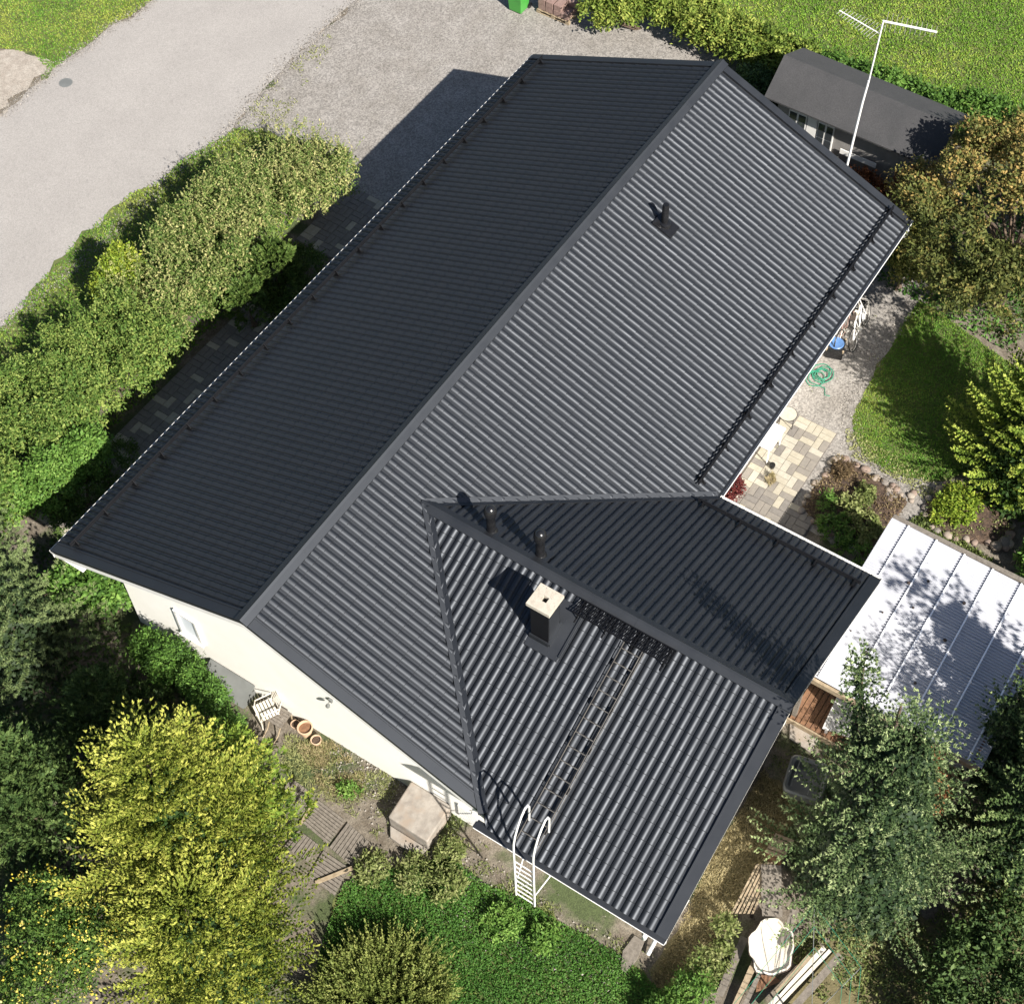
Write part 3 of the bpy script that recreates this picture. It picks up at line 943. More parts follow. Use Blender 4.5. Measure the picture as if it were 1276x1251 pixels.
# chimney
CX, CY = 3.3, -4.64
sh = MB().box((CX, CY, 5.35), (0.40, 0.40, 1.3))
ch = sh.build('chimney', M['black_steel'], house)
for dx, dy in ((0, 0.203), (0, -0.203)):
    MB().box((CX, CY + dy, 5.5), (0.36, 0.006, 0.94)).build('cladding_panel', M['roof_trim'], ch)
cp = MB()
hs, ho = 0.26, 0.06
for (ax, bx, ay, by) in ((-hs, -ho, -hs, hs), (ho, hs, -hs, hs), (-ho, ho, -hs, -ho), (-ho, ho, ho, hs)):
    cp.beam((CX + ax, CY + ay, 6.06), (CX + bx, CY + ay, 6.06), (0, by - ay, 0), (0, 0, 0.09))
cpo = cp.build('chimney_cap', M['cap'], ch)
MB().box((CX, CY, 6.03), (0.13, 0.13, 0.05)).build('flue', M['soot'], ch)
fl = MB()
def nz_(x): return zz(HR - KW * (XR - x))
q = [(2.9, -4.40), (2.9, -5.14), (3.95, -5.14), (3.95, -4.40)]
fl.add([(x, y, nz_(x) + 0.025) for x, y in q] + [(x, y, nz_(x) - 0.03) for x, y in q], [(0, 1, 2, 3), (0, 4, 5, 1), (1, 5, 6, 2), (2, 6, 7, 3), (3, 7, 4, 0)])
fl.beam((3.07, -4.84, nz_(3.07) + 0.02), (3.53, -4.84, nz_(3.53) + 0.02), (0, -0.05, 0), (0, 0, 0.09))
fl.beam((2.98, -5.13, nz_(2.98) + 0.02), (3.9, -5.13, nz_(3.9) + 0.02), (0, -0.03, 0), (0, 0, 0.04))
fl.beam((3.05, -4.42, nz_(3.05) + 0.02), (3.05, -4.86, nz_(3.05) + 0.02), (0.04, 0, 0), (0, 0, 0.12))
fl.build('flashing', M['roof_trim'], ch)


def vent(x, y, z0, h, r, dome, name, label=None):
    m_ = MB()
    m_.lathe((x, y, z0 - 0.15), [(r + 0.05, 0), (r + 0.04, 0.17), (r, 0.22), (r, h * 0.55), (r * 1.02, h * 0.6)] +
             ([(r * 0.9, h * 0.75), (r * 1.25, h * 0.86), (r * 1.42, h * 0.97), (r * 1.3, h * 1.09), (r * 0.8, h * 1.16), (0.01, h * 1.19)] if dome else
              [(r * 0.95, h * 1.14), (r * 0.8, h * 1.2), (0.01, h * 1.205)]), 20)
    vo = m_.build(name, M['black_gloss'], house, smooth=True)
    return vo


v1 = vent(4.46, -2.62, 5.27, 0.87, 0.095, True, 'roof_vent')
v2 = vent(4.52, -3.74, 5.25, 0.87, 0.095, True, 'roof_vent')
for x, y in ((4.48, -2.62), (4.54, -3.74)):
    z = zz(HR - KW * (x - XR))
    MB().beam((x - 0.2, y - 0.2, z + 0.012 + KW * 0.2), (x - 0.2, y + 0.2, z + 0.012 + KW * 0.2), (0.42, 0, -0.42 * KW), (0, 0, 0.03)).build('vent_base', M['roof_trim'], v1 if y > -3 else v2)
v3 = vent(13.55, -1.32, 5.22, 0.72, 0.085, False, 'roof_vent')
zb = lambda y: zz(RI + K * y)
MB().beam((13.33, -1.12, zb(-1.12) + 0.005), (13.33, -1.62, zb(-1.62) + 0.005), (0.4, 0, 0), (0, 0, 0.05)).build('vent_base', M['black_gloss'], v3)
MB().lathe((13.55, -1.34, zb(-1.34)), [(0.15, 0), (0.14, 0.09), (0.09, 0.12)], 16).build('vent_collar', M['black_gloss'], v3, smooth=True)

# snow guards: two rails on upright plates


def snow_guard(p0, p1, n, slope_dn, count, parent_label):
    """n = roof normal, slope_dn = direction down the slope"""
    p0, p1, n, dn = Vector(p0), Vector(p1), Vector(n).normalized(), Vector(slope_dn).normalized()
    g = MB()
    g.tube([p0 + n * 0.16, p1 + n * 0.16], 0.022, 8)
    r1 = g.build('snow_guard', M['black_steel'], house)
    MB().tube([p0 + n * 0.09 + dn * 0.03, p1 + n * 0.09 + dn * 0.03], 0.022, 8).build('rail', M['black_steel'], r1)
    al = (p1 - p0).normalized()
    for k in range(count):
        c = p0.lerp(p1, (k + 0.15) / (count - 1 + 0.3))
        b = MB()
        b.prism([c - al * 0.01 - dn * 0.06, c - al * 0.01 + dn * 0.16, c - al * 0.01 + dn * 0.06 + n * 0.10, c - al * 0.01 + n * 0.18 + dn * 0.02, c - al * 0.01 + n * 0.18 - dn * 0.02], al * 0.02)
        b.beam(c - al * 0.035 - dn * 0.08 + n * 0.008, c - al * 0.035 + dn * 0.17 + n * 0.008, al * 0.07, n * 0.01)
        b.build('bracket', M['black_steel'], r1)


ndl, ndr = (0, K, 1), (0, -K, 1)
gy_ = 5.04
snow_guard((0.2, gy_, zz(RI - K * gy_)), (18.3, gy_, zz(RI - K * gy_)), ndl, (0, 1, -K), 21, '')
snow_guard((8.62, -5.08, zz(RI - K * 5.08)), (18.4, -5.08, zz(RI - K * 5.08)), ndr, (0, -1, -K), 10, '')
xg = 8.18
snow_guard((xg, -9.2, zz(HR - KW * (xg - XR))), (xg, -5.35, zz(HR - KW * (xg - XR))), (KW, 0, 1), (1, 0, -KW), 5, '')

# ridge walkway: open grating on brackets beside the wing ridge
wkz = nz_(4.0) + 0.12
wk = MB()
wx0, wx1, wy0, wy1 = 3.74, 4.07, -7.1, -4.98
for yy in (wx0, wx1):
    wk.box((yy, (wy0 + wy1) / 2, wkz), (0.02, wy1 - wy0, 0.035))
walk = wk.build('ridge_walkway', M['black_steel'], house)
k = 0
yy = wy0
while yy < wy1:
    MB().box(((wx0 + wx1) / 2, yy, wkz), (wx1 - wx0 - 0.02, 0.012, 0.025)).build('grating_bar', M['black_steel'], walk)
    yy += 0.055
for xx in (3.82, 3.9, 3.98):
    MB().box((xx, (wy0 + wy1) / 2, wkz + 0.003), (0.008, wy1 - wy0, 0.022)).build('grating_bar', M['black_steel'], walk)
for yy in (-7.0, -6.3, -5.7, -5.08):
    b = MB()
    b.beam((3.66, yy, nz_(3.66)), (4.14, yy, nz_(4.14)), (0, 0.03, 0), (0, 0, 0.03))
    b.tube([(3.75, yy, nz_(3.75)), (3.75, yy, wkz)], 0.012, 6).tube([(4.05, yy, nz_(4.05)), (4.05, yy, wkz)], 0.012, 6)
    b.build('bracket', M['black_steel'], walk)

# roof ladder lying on the near wing slope
rl = MB()
la = [Vector((3.76, -6.14, 0)), Vector((-0.1, -6.19, 0))]
lb = [Vector((3.76, -6.54, 0)), Vector((-0.1, -6.60, 0))]
for a in (la, lb):
    p = [Vector((q.x, q.y, nz_(q.x) + 0.09)) for q in a]
    rl.beam(p[0], p[1], (0, 0.012, 0), (0, 0, 0.03))
    rl.beam(p[0] + Vector((0, 0.035 if a is la else -0.035, -0.03)), p[1] + Vector((0, 0.035 if a is la else -0.035, -0.03)), (0, 0.01, 0), (0, 0, 0.02))
rlo = rl.build('roof_ladder', M['rung'], house)
for k in range(14):
    t = (k + 0.4) / 14
    a = la[0].lerp(la[1], t); b = lb[0].lerp(lb[1], t)
    MB().tube([(a.x, a.y, nz_(a.x) + 0.10), (b.x, b.y, nz_(b.x) + 0.10)], 0.011, 6).build('rung', M['rung'], rlo)
for k in range(5):
    t = (k + 0.5) / 5
    for a in (la, lb):
        q = a[0].lerp(a[1], t)
        MB().box((q.x, q.y, nz_(q.x) + 0.055), (0.12, 0.03, 0.08)).build('bracket', M['black_steel'], rlo)

# white wall ladder with hoops over the near wing eave
wlz = 1.61
hoop = [(-0.40, wlz), (-0.41, 4.0), (-0.40, 4.25), (-0.34, 4.52), (-0.24, 4.78), (-0.12, 4.98), (0.0, 5.10), (0.08, 5.08), (0.13, 4.92), (0.13, 4.62), (0.12, 4.32)]
st = MB().tube([(x, -6.33, z) for x, z in hoop], 0.021, 10)
lad = st.build('wall_ladder', M['white_paint'], house, smooth=True)
MB().tube([(x, -6.76, z) for x, z in hoop], 0.021, 10).build('stile', M['white_paint'], lad, smooth=True)
z = wlz + 0.08
while z < 3.5:
    MB().tube([(-0.40, -6.33, z), (-0.40, -6.76, z)], 0.014, 8).build('rung', M['white_paint'], lad)
    z += 0.245
MB().tube([(-0.40, -6.33, 2.15), (0.78, -6.05, 3.0)], 0.013, 6).build('strut', M['white_paint'], lad)
MB().tube([(-0.40, -6.76, 2.15), (0.78, -7.04, 3.0)], 0.013, 6).build('strut', M['white_paint'], lad)
MB().tube([(-0.40, -6.33, 2.0), (-0.40, -6.76, 2.9)], 0.010, 6).build('strut', M['white_paint'], lad)

# ------------------------------------------------------------------ pavings: every paver a piece of its own
def paving(name, rects, u=0.35, light=0.3, seed=1, mats=('paver_dark', 'paver_light'), skip=None, zt=0.045, mid=None, jit=0.006):
    """basket-weave paving inside the rects (x0, x1, y0, y1)"""
    rr = random.Random(seed)
    bed = None
    meshes = {}
    g = 0.008
    def pm(key, sx, sy):
        if (key, sx) not in meshes:
            m_ = MB(); c = 0.006
            hx, hy = sx / 2 - g / 2, sy / 2 - g / 2
            vs_ = [(-hx, -hy, 0), (hx, -hy, 0), (hx, hy, 0), (-hx, hy, 0), (-hx, -hy, zt - c), (hx, -hy, zt - c), (hx, hy, zt - c), (-hx, hy, zt - c),
                   (-hx + c, -hy + c, zt), (hx - c, -hy + c, zt), (hx - c, hy - c, zt), (-hx + c, hy - c, zt)]
            me_ = bpy.data.meshes.new('paver')
            me_.from_pydata(vs_, [], [(0, 1, 5, 4), (1, 2, 6, 5), (2, 3, 7, 6), (3, 0, 4, 7), (4, 5, 9, 8), (5, 6, 10, 9), (6, 7, 11, 10), (7, 4, 8, 11), (8, 9, 10, 11)])
            me_.materials.append(M[key])
            meshes[(key, sx)] = me_
        return meshes[(key, sx)]
    n = 0
    for k, (x0_, x1_, y0_, y1_) in enumerate(rects):
        b = MB().box(((x0_ + x1_) / 2, (y0_ + y1_) / 2, 0.0155), (x1_ - x0_ + 0.04, y1_ - y0_ + 0.04, 0.031)).build(name, M['brick_path'])
        b['kind'] = 'structure'
        if bed is None: bed = b
        nx = int(round((x1_ - x0_) / u)); ny = int(round((y1_ - y0_) / u))
        for i in range(nx):
            for j in range(ny):
                cx, cy = x0_ + (i + 0.5) * u, y0_ + (j + 0.5) * u
                if skip and skip(cx, cy): continue
                for h in (-1, 1):
                    lt = rr.random() < (light(cx, cy) if callable(light) else light)
                    key = mats[1] if lt else mats[0]
                    if mid and rr.random() < 0.35: key = mid[1] if lt else mid[0]
                    if (i + j) % 2: px, py, sx, sy = cx, cy + h * u / 4, u, u / 2
                    else: px, py, sx, sy = cx + h * u / 4, cy, u / 2, u
                    o_ = bpy.data.objects.new('paver', pm(key, sx, sy))
                    o_.location = (px, py, 0.006 + rr.uniform(0, jit)); o_.rotation_euler = (rr.uniform(-0.012, 0.012), rr.uniform(-0.012, 0.012), rr.uniform(-0.01, 0.01))
                    COL.objects.link(o_); o_.parent = b
                    n += 1
    return n


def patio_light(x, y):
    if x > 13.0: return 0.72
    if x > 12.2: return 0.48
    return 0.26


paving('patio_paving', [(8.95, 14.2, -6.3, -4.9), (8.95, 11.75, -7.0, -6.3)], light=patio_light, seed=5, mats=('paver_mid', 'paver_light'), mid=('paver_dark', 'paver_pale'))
paving('side_path_paving', [(1.6, 9.65, 7.05, 8.8)], light=0.22, seed=9, mats=('paver_dark', 'paver_light'), mid=('paver_dark', 'paver_light'))
paving('side_path_paving', [(12.1, 14.55, 7.4, 9.15)], light=0.16, seed=12, mats=('paver_dark', 'paver_light'))

# ------------------------------------------------------------------ flower beds with edging stones
STM = []
for k in range(6):
    bm = bmesh.new()
    bmesh.ops.create_icosphere(bm, subdivisions=2, radius=0.5)
    for v in bm.verts:
        d = noise.noise(v.co * 2.2 + Vector((k * 7, 3, 1))) * 0.28 + noise.noise(v.co * 5 + Vector((k, 9, 4))) * 0.07
        v.co *= 1 + d
        v.co.z *= 0.72
    me_ = bpy.data.meshes.new('stone'); bm.to_mesh(me_); bm.free()
    me_.shade_smooth()
    me_.materials.append(M['stone'][k % 4])
    STM.append(me_)


def stone(x, y, s, parent, z=0.0):
    o_ = bpy.data.objects.new('stone', random.choice(STM))
    o_.scale = (s * random.uniform(0.85, 1.2), s * random.uniform(0.8, 1.1), s * random.uniform(0.7, 1.0))
    o_.rotation_euler = (0, 0, random.uniform(0, 6.3))
    off = OFF.get(parent.name, Vector((0, 0, 0)))
    o_.location = Vector((x, y, z + s * 0.22)) - off
    COL.objects.link(o_); o_.parent = parent


def bed(label, poly, seed, gaps=(), extra=(), z=0.07):
    c = (sum(p[0] for p in poly) / len(poly), sum(p[1] for p in poly) / len(poly), 0)
    t = thing('flower_bed', label, 'flower bed', c, 'stone edged flower beds beside the yard')
    pp = jag(poly, 0.12, 0.03, seed)
    top = MB()
    n = len(pp)
    vs_ = [(x, y, 0.0) for x, y in pp] + [(c[0] + (x - c[0]) * 0.9, c[1] + (y - c[1]) * 0.9, z) for x, y in pp] + [(c[0], c[1], z + 0.05)]
    top.add(vs_, [(i, (i + 1) % n, (i + 1) % n + n, i + n) for i in range(n)] + [(i + n, (i + 1) % n + n, 2 * n) for i in range(n)])
    top.build('soil', M['bed_soil'], t)
    for i in range(len(poly)):
        if i in gaps: continue
        a, b = Vector(poly[i]), Vector(poly[(i + 1) % len(poly)])
        k = max(1, int((b - a).length / 0.2))
        for j in range(k):
            p = a.lerp(b, (j + random.uniform(0.2, 0.8)) / k)
            stone(p.x + random.uniform(-0.05, 0.05), p.y + random.uniform(-0.05, 0.05), random.uniform(0.14, 0.24), t)
    for (x, y, s_) in extra: stone(x, y, s_, t)
    return t


BED1 = [(13.61, -6.6), (13.21, -6.61), (12.71, -6.59), (12.38, -6.53), (12.02, -6.57), (11.73, -6.56), (11.55, -6.81), (11.47, -7.48), (11.53, -8.01), (11.3, -8.6), (12.17, -8.7), (13.33, -8.7), (13.48, -8.4), (13.48, -8.1), (13.56, -7.61), (13.6, -7.21)]
BED2 = [(14.21, -9.25), (14.49, -9.45), (14.58, -9.82), (14.63, -10.05), (14.59, -10.29), (14.53, -10.5), (14.4, -10.8), (14.1, -11.05), (13.93, -11.2), (13.44, -11.2), (13.2, -10.75), (13.0, -10.25), (12.85, -9.57), (13.07, -9.25), (13.49, -9.02)]
b1x = [(13.4 + random.uniform(-0.3, 0.22), -8.45 + random.uniform(-0.35, 0.4), random.uniform(0.13, 0.24)) for _ in range(16)]
bed('brown flower bed ringed with stones beside the cream paving', BED1, 1, (8, 9, 10), b1x)
b2x = [(14.45 + random.uniform(-0.1, 0.15), -10.3 + random.uniform(-0.9, 0.6), random.uniform(0.2, 0.3)) for _ in range(8)] + [(13.6 + random.uniform(-0.35, 0.35), -11.1 + random.uniform(-0.15, 0.15), random.uniform(0.22, 0.34)) for _ in range(6)]
bed('flower bed ringed with reddish stones beyond the white corrugated roof', BED2, 2, (), b2x)

# ------------------------------------------------------------------ corrugated canopy at the wing's gable
can = thing('corrugated_canopy', 'white corrugated plastic canopy roof on timber beams at the wing gable', 'canopy', (8.8, -10.9, 0))
cx0, cx1, cy0, cy1, cz = 6.62, 11.1, -8.86, -13.0, 2.32
cslope = 0.02


def corr_sheet(xa, xb, ya, yb, zt_, per=0.076, hh=0.021, n=6):
    k = int(round(abs(xb - xa) / per))
    xs_ = [xa + (xb - xa) * i / (k * n) for i in range(k * n + 1)]
    m_ = MB()
    vs_ = []
    for y in (ya, (ya + yb) / 2, yb):
        vs_ += [(x, y, zt_ + hh * math.sin(2 * PI * i / n) - abs(y - ya) * cslope) for i, x in enumerate(xs_)]
    q = len(xs_)
    m_.add(vs_, [(r_ * q + i, r_ * q + i + 1, (r_ + 1) * q + i + 1, (r_ + 1) * q + i) for r_ in range(2) for i in range(q - 1)])
    return m_


pw_ = (cx1 - cx0) / 5
for k in range(5):
    xa = cx0 + k * pw_ - (0.06 if k else 0); xb = cx0 + (k + 1) * pw_
    o = corr_sheet(xa, xb, cy0, cy1, cz + 0.004 * (k % 2)).build('roof_sheet', M['corr'], can, smooth=True)
# white strips added on top, painting the bright light lines above the purlins, every 0.7 m
k = 0
yy = cy0 - 0.42
while yy > cy1:
    MB().box(((cx0 + cx1) / 2, yy, cz + 0.036 - abs(yy - cy0) * cslope), (cx1 - cx0 - 0.02, 0.035, 0.018)).build('bright_line_strip', M['bright_strip'], can)
    yy -= 0.68
MB().box((cx1 + 0.07, (cy0 + cy1) / 2, cz - 0.06), (0.12, cy0 - cy1, 0.10)).build('beam', M['wood_grey'], can, bevel=0.008)
MB().box((cx0 - 0.05, (cy0 + cy1) / 2 - 0.1, cz - 0.10), (0.07, cy0 - cy1 - 0.3, 0.16)).build('beam', M['wood_pale'], can, bevel=0.006)
for yy in (-9.2, -10.4, -11.6, -12.8):
    MB().box(((cx0 + cx1) / 2, yy, cz - 0.14), (cx1 - cx0 - 0.1, 0.05, 0.12)).build('rafter', M['wood_brown'], can)
for x, y in ((cx0 + 0.05, -9.0), (cx0 + 0.05, -10.9), (cx0 + 0.05, -12.85), (cx1, -9.0), (cx1, -10.9), (cx1, -12.85)):
    MB().box((x, y, (cz - 0.19) / 2), (0.1, 0.1, cz - 0.19)).build('post', M['wood_grey'], can)
for k in range(16):
    x, y = random.uniform(7.6, 10.2), random.uniform(-11.3, -9.3)
    if k > 8: break
    s_ = random.uniform(0.02, 0.05)
    o = MB().lathe((x, y, cz + 0.012), [(s_, 0), (s_ * 0.8, 0.02), (s_ * 0.2, 0.03)], 6).build('fallen_cone', M['wood_dark'], None, loc=(x, y, cz))
    tag(o, 'small dark fallen cone lying on the white corrugated canopy', 'cone', 'fallen cones on the corrugated canopy')

# small piece of the same roofing further right
lo = thing('small_corrugated_lid', 'small separate corrugated lid on a box among the spruce branches', 'lid', (7.34,-12.53) + (0,))
p = Vector((7.34,-12.53) + (0.9,))
m_ = MB()
xs_ = [i * 0.0127 for i in range(42)]
R_ = Matrix.Rotation(math.radians(8), 3, 'Z')
vs_ = [p + R_ @ Vector((x - 0.26, y, 0.012 * math.sin(i * PI / 3))) for y in (-0.36, 0.36) for i, x in enumerate(xs_)]
m_.add(vs_, [(i, i + 1, i + 43, i + 42) for i in range(41)])
m_.build('lid_sheet', M['corr'], lo, smooth=True)
MB().box(p - Vector((0, 0, 0.45)), (0.46, 0.66, 0.86), math.radians(8)).build('box', M['wood_pale'], lo)

# ------------------------------------------------------------------ shed beyond the house
shd = thing('garden_shed', 'low shed with dark felt gable roof behind the house by the hedge', 'shed', (23.1, -2.3, 0))
sx0, sxr, sx1, sy0, sy1 = 21.95, 22.95, 24.3, 0.15, -5.0
ze, zr_ = 2.1, 2.85
ze2 = 2.15
for (xa, za, xb, zb_) in ((sx0, ze, sxr, zr_), (sx1, ze2, sxr, zr_)):
    m_ = MB()
    m_.prism([(xa, sy0, za), (xb, sy0, zb_), (xb, sy1, zb_), (xa, sy1, za)], (0, 0, 0.05))
    m_.build('roof', M['felt'], shd)
MB().prism([(sx0 + 0.3, sy0 - 0.25, 0), (sx0 + 0.3, sy0 - 0.25, ze), (sxr, sy0 - 0.25, zr_ - 0.12), (sx1 - 0.25, sy0 - 0.25, ze2), (sx1 - 0.25, sy0 - 0.25, 0)], (0, -0.08, 0)).build('wall', M['shed_wall'], shd)
MB().box((sx0 + 0.34, (sy0 + sy1) / 2, 1.05), (0.08, sy0 - sy1 - 0.5, 2.1)).build('wall', M['shed_wall'], shd)
MB().box((sx1 - 0.3, (sy0 + sy1) / 2, 1.05), (0.08, sy0 - sy1 - 0.5, 2.1)).build('wall', M['shed_wall'], shd)
for (ya, yb, z0_, z1_, kk) in ((-0.55, -1.1, 0.75, 1.85, 'w'), (-1.45, -1.95, 0.75, 1.85, 'w'), (-1.13, -1.42, 0.1, 1.95, 'd')):
    if kk == 'w':
        f = MB().box((sx0 + 0.285, (ya + yb) / 2, (z0_ + z1_) / 2), (0.05, ya - yb, z1_ - z0_)).build('window', M['white_paint'], shd)
        for q in range(2):
            yc = ya - (ya - yb) * (q + 0.5) / 2
            for zc in (z0_ + (z1_ - z0_) * 0.27, z0_ + (z1_ - z0_) * 0.73):
                MB().box((sx0 + 0.253, yc, zc), (0.012, (ya - yb) / 2 - 0.06, (z1_ - z0_) / 2 - 0.07)).build('pane', M['glass'], f)
    else:
        MB().box((sx0 + 0.285, (ya + yb) / 2, (z0_ + z1_) / 2), (0.05, ya - yb, z1_ - z0_)).build('door', M['white_paint'], shd)
MB().box((sx0 + 0.2, -2.8, 1.2), (0.03, 1.1, 0.16)).build('shelf_board', M['white_paint'], shd)

# ------------------------------------------------------------------ aerial mast
ant = thing('antenna_mast', 'tall thin white mast with two television antennas behind the gable', 'antenna', (18.78, -3.6, 0))
MB().tube([(18.78, -3.6, 0), (18.77, -3.63, 4.2), (18.76, -3.68, 6.2), (18.75, -3.72, 6.9)], [0.032, 0.032, 0.03, 0.028], 10).build('pole', M['white_paint'], ant, smooth=True)
MB().tube([(18.75, -3.72, 6.7), (18.75, -3.76, 8.66)], 0.021, 10).build('pole', M['white_paint'], ant, smooth=True)
# lower aerial, long thin directors
def yagi(p0, p1, n, l0, l1, r, tilt, rb):
    p0, p1 = Vector(p0), Vector(p1)
    bo = MB().tube([p0, p1], rb, 8).build('boom', M['white_paint'], ant)
    d = (p1 - p0).normalized()
    s_ = (d.cross(Vector((0, 0, 1))).normalized() * math.cos(tilt) + Vector((0, 0, 1)) * math.sin(tilt))
    for k in range(n):
        c = p0.lerp(p1, 0.06 + 0.92 * k / (n - 1))
        h = (l0 + (l1 - l0) * k / (n - 1)) / 2
        MB().tube([c - s_ * h, c + s_ * h], r, 5).build('element', M['alu'], bo)
yagi((18.75, -3.74, 8.28), (18.95, -2.62, 8.3), 13, 0.62, 0.3, 0.006, 0.0, 0.014)
yagi((18.75, -3.76, 8.64), (19.02, -4.95, 8.68), 11, 0.55, 0.3, 0.006, 1.57, 0.026)

# ------------------------------------------------------------------ things on the drive: bin and pallet
bx, by = 23.57, 9.38
gb = thing('wheelie_bin', 'green wheeled rubbish bin on the gravel beside the pallet', 'bin', (bx, by, 0))
m_ = MB()
lowr, upr = 0.22, 0.28
m_.add([(bx + sx * lowr, by + sy * lowr, 0.04) for sx, sy in ((-1, -1), (1, -1), (1, 1), (-1, 1))] + [(bx + sx * upr, by + sy * upr, 0.95) for sx, sy in ((-1, -1), (1, -1), (1, 1), (-1, 1))],
       [(0, 1, 2, 3), (4, 5, 6, 7), (0, 1, 5, 4), (1, 2, 6, 5), (2, 3, 7, 6), (3, 0, 4, 7)])
m_.build('bin_body', M['green_plastic'], gb, bevel=0.02)
MB().box((bx, by, 0.985), (0.60, 0.60, 0.06)).build('lid', M['green_plastic'], gb, bevel=0.015)
for dy in (-0.24, 0.24):
    w_ = MB().tube([(bx + 0.24, by + dy - 0.03, 0.1), (bx + 0.24, by + dy + 0.03, 0.1)], 0.1, 14)
    w_.build('wheel', M['black_gloss'], gb)
pal = thing('pallet', 'pale wooden pallet carrying brown stone blocks on the gravel', 'pallet', (24.35, 8.2, 0))
Rp = math.radians(0)
pcx, pcy = 24.15, 8.25
for k in range(5):
    MB().box((pcx, pcy - 0.5 + k * 0.25, 0.135), (0.84, 0.12, 0.022)).build('deck_board', M['wood_pale'], pal)
for k in range(3):
    MB().box((pcx - 0.36 + k * 0.36, pcy, 0.011), (0.1, 1.18, 0.022)).build('bottom_board', M['wood_pale'], pal)
    MB().box((pcx - 0.36 + k * 0.36, pcy, 0.113), (0.1, 1.18, 0.02)).build('stringer_board', M['wood_pale'], pal)
    for j in (-0.53, 0, 0.53):
        MB().box((pcx - 0.36 + k * 0.36, pcy + j, 0.062), (0.1, 0.13, 0.078)).build('block', M['wood_pale'], pal)
k = 0
for i in range(2):
    for j in range(4):
        for q in range(2):
            if q == 1 and (i, j) in ((1, 3), (0, 0)): continue
            xx, yy_ = pcx - 0.2 + i * 0.4 + random.uniform(-0.01, 0.01), pcy - 0.42 + j * 0.28 + random.uniform(-0.01, 0.01)
            o = MB().box((xx, yy_, 0.147 + 0.1 + q * 0.2), (0.37, 0.25, 0.195)).build('stone_block', M['brick_red'], None, bevel=0.006, loc=(xx, yy_, 0.147))
            tag(o, ('lower' if q == 0 else 'upper') + ' brown block, ' + ('first', 'second', 'third', 'fourth')[j] + ' stack from the right, ' + ('near' if i == 0 else 'far') + ' pallet row', 'stone block', 'stone blocks stacked on the pallet')

# ------------------------------------------------------------------ things along the garden side of the house
tb = thing('side_table', 'small round glass side table with dark rim on the cream pavers', 'table', (13.75, -5.1, 0.05))
MB().lathe((13.75, -5.1, 0.50), [(0.225, 0), (0.225, 0.012), (0.01, 0.013)], 28).build('table_top', M['paver_pale'], tb)
ring = [(13.75 + 0.23 * math.cos(a * PI / 14), -5.1 + 0.23 * math.sin(a * PI / 14), 0.507) for a in range(29)]
MB().tube(ring, 0.009, 6, False).build('rim', M['black_steel'], tb)
for a in (0.3, 2.4, 4.5):
    MB().tube([(13.75 + 0.2 * math.cos(a), -5.1 + 0.2 * math.sin(a), 0.05), (13.75 + 0.19 * math.cos(a), -5.1 + 0.19 * math.sin(a), 0.5)], 0.009, 6).build('leg', M['black_steel'], tb)
wx, wyy = 12.78, -5.02
wt_ = thing('garden_table', 'white square garden table on the pavers close to the wall', 'table', (wx, wyy, 0.05))
MB().box((wx, wyy, 0.70), (0.82, 0.60, 0.035)).build('table_top', M['white_paint'], wt_, bevel=0.03)
for dx in (-0.34, 0.34):
    for dy in (-0.23, 0.23):
        MB().tube([(wx + dx, wyy + dy, 0.05), (wx + dx, wyy + dy, 0.69)], 0.02, 6).build('leg', M['white_paint'], wt_)
o = MB().lathe((12.4, -5.42, 0.05), [(0.06, 0), (0.08, 0.12), (0.07, 0.14)], 12).build('small_black_pot', M['black_gloss'], None, smooth=True, loc=(12.4, -5.42, 0.05))
tag(o, 'small black pot on the pavers at the corner of the white garden table', 'pot')
# red-leaved plant in a pot
rp = thing('potted_red_plant', 'dark red leaved plant in a pale rimmed pot under the eave corner', 'potted plant', (11.0, -4.98, 0.05))
MB().lathe((11.0, -4.98, 0.05), [(0.15, 0), (0.20, 0.28), (0.22, 0.30), (0.19, 0.30), (0.17, 0.25)], 20).build('pot', M['white_old'], rp, smooth=True)
c = blob_crown([((11.0, -4.98, 0.52), (0.32, 0.30, 0.28)), ((10.7, -5.0, 0.4), (0.22, 0.2, 0.25))], 2600, 0.07, 0.035, 0.10, RNG)
leaves('foliage', M['red_leaf'], *c, parent=rp)
dpn = thing('dried_plant_dish', 'small tan dish of dried stems standing on the grey pavers', 'dish', (12.05, -5.58, 0.05))
MB().lathe((12.05, -5.58, 0.05), [(0.09, 0), (0.13, 0.05), (0.12, 0.055), (0.08, 0.02)], 16).build('dish', M['wood_pale'], dpn)
c = blob_crown([((12.05, -5.58, 0.12), (0.14, 0.14, 0.08))], 240, 0.09, 0.018, 0.05, RNG)
leaves('stems', M['dry_grass'], *c, parent=dpn)

# blue-lidded barrel box
bb = thing('blue_lidded_tub', 'round blue lid on a square black tub on the gravel at the wall', 'tub', (16.55, -5.07, 0))
MB().box((16.55, -5.07, 0.19), (0.46, 0.46, 0.38), 0.3).build('tub_body', M['black_gloss'], bb, bevel=0.03)
MB().lathe((16.55, -5.07, 0.38), [(0.20, 0), (0.205, 0.02), (0.19, 0.035), (0.175, 0.025), (0.01, 0.03)], 24).build('lid', M['blue'], bb, smooth=True)
for a in range(4):
    x, y = 16.55 + 0.3 * math.cos(a * PI / 2 + 1.085), -5.07 + 0.3 * math.sin(a * PI / 2 + 1.085)
    MB().lathe((x, y, 0.30), [(0.025, 0), (0.03, 0.08), (0.01, 0.1)], 8).build('corner_clip', M['wood_pale'], bb)
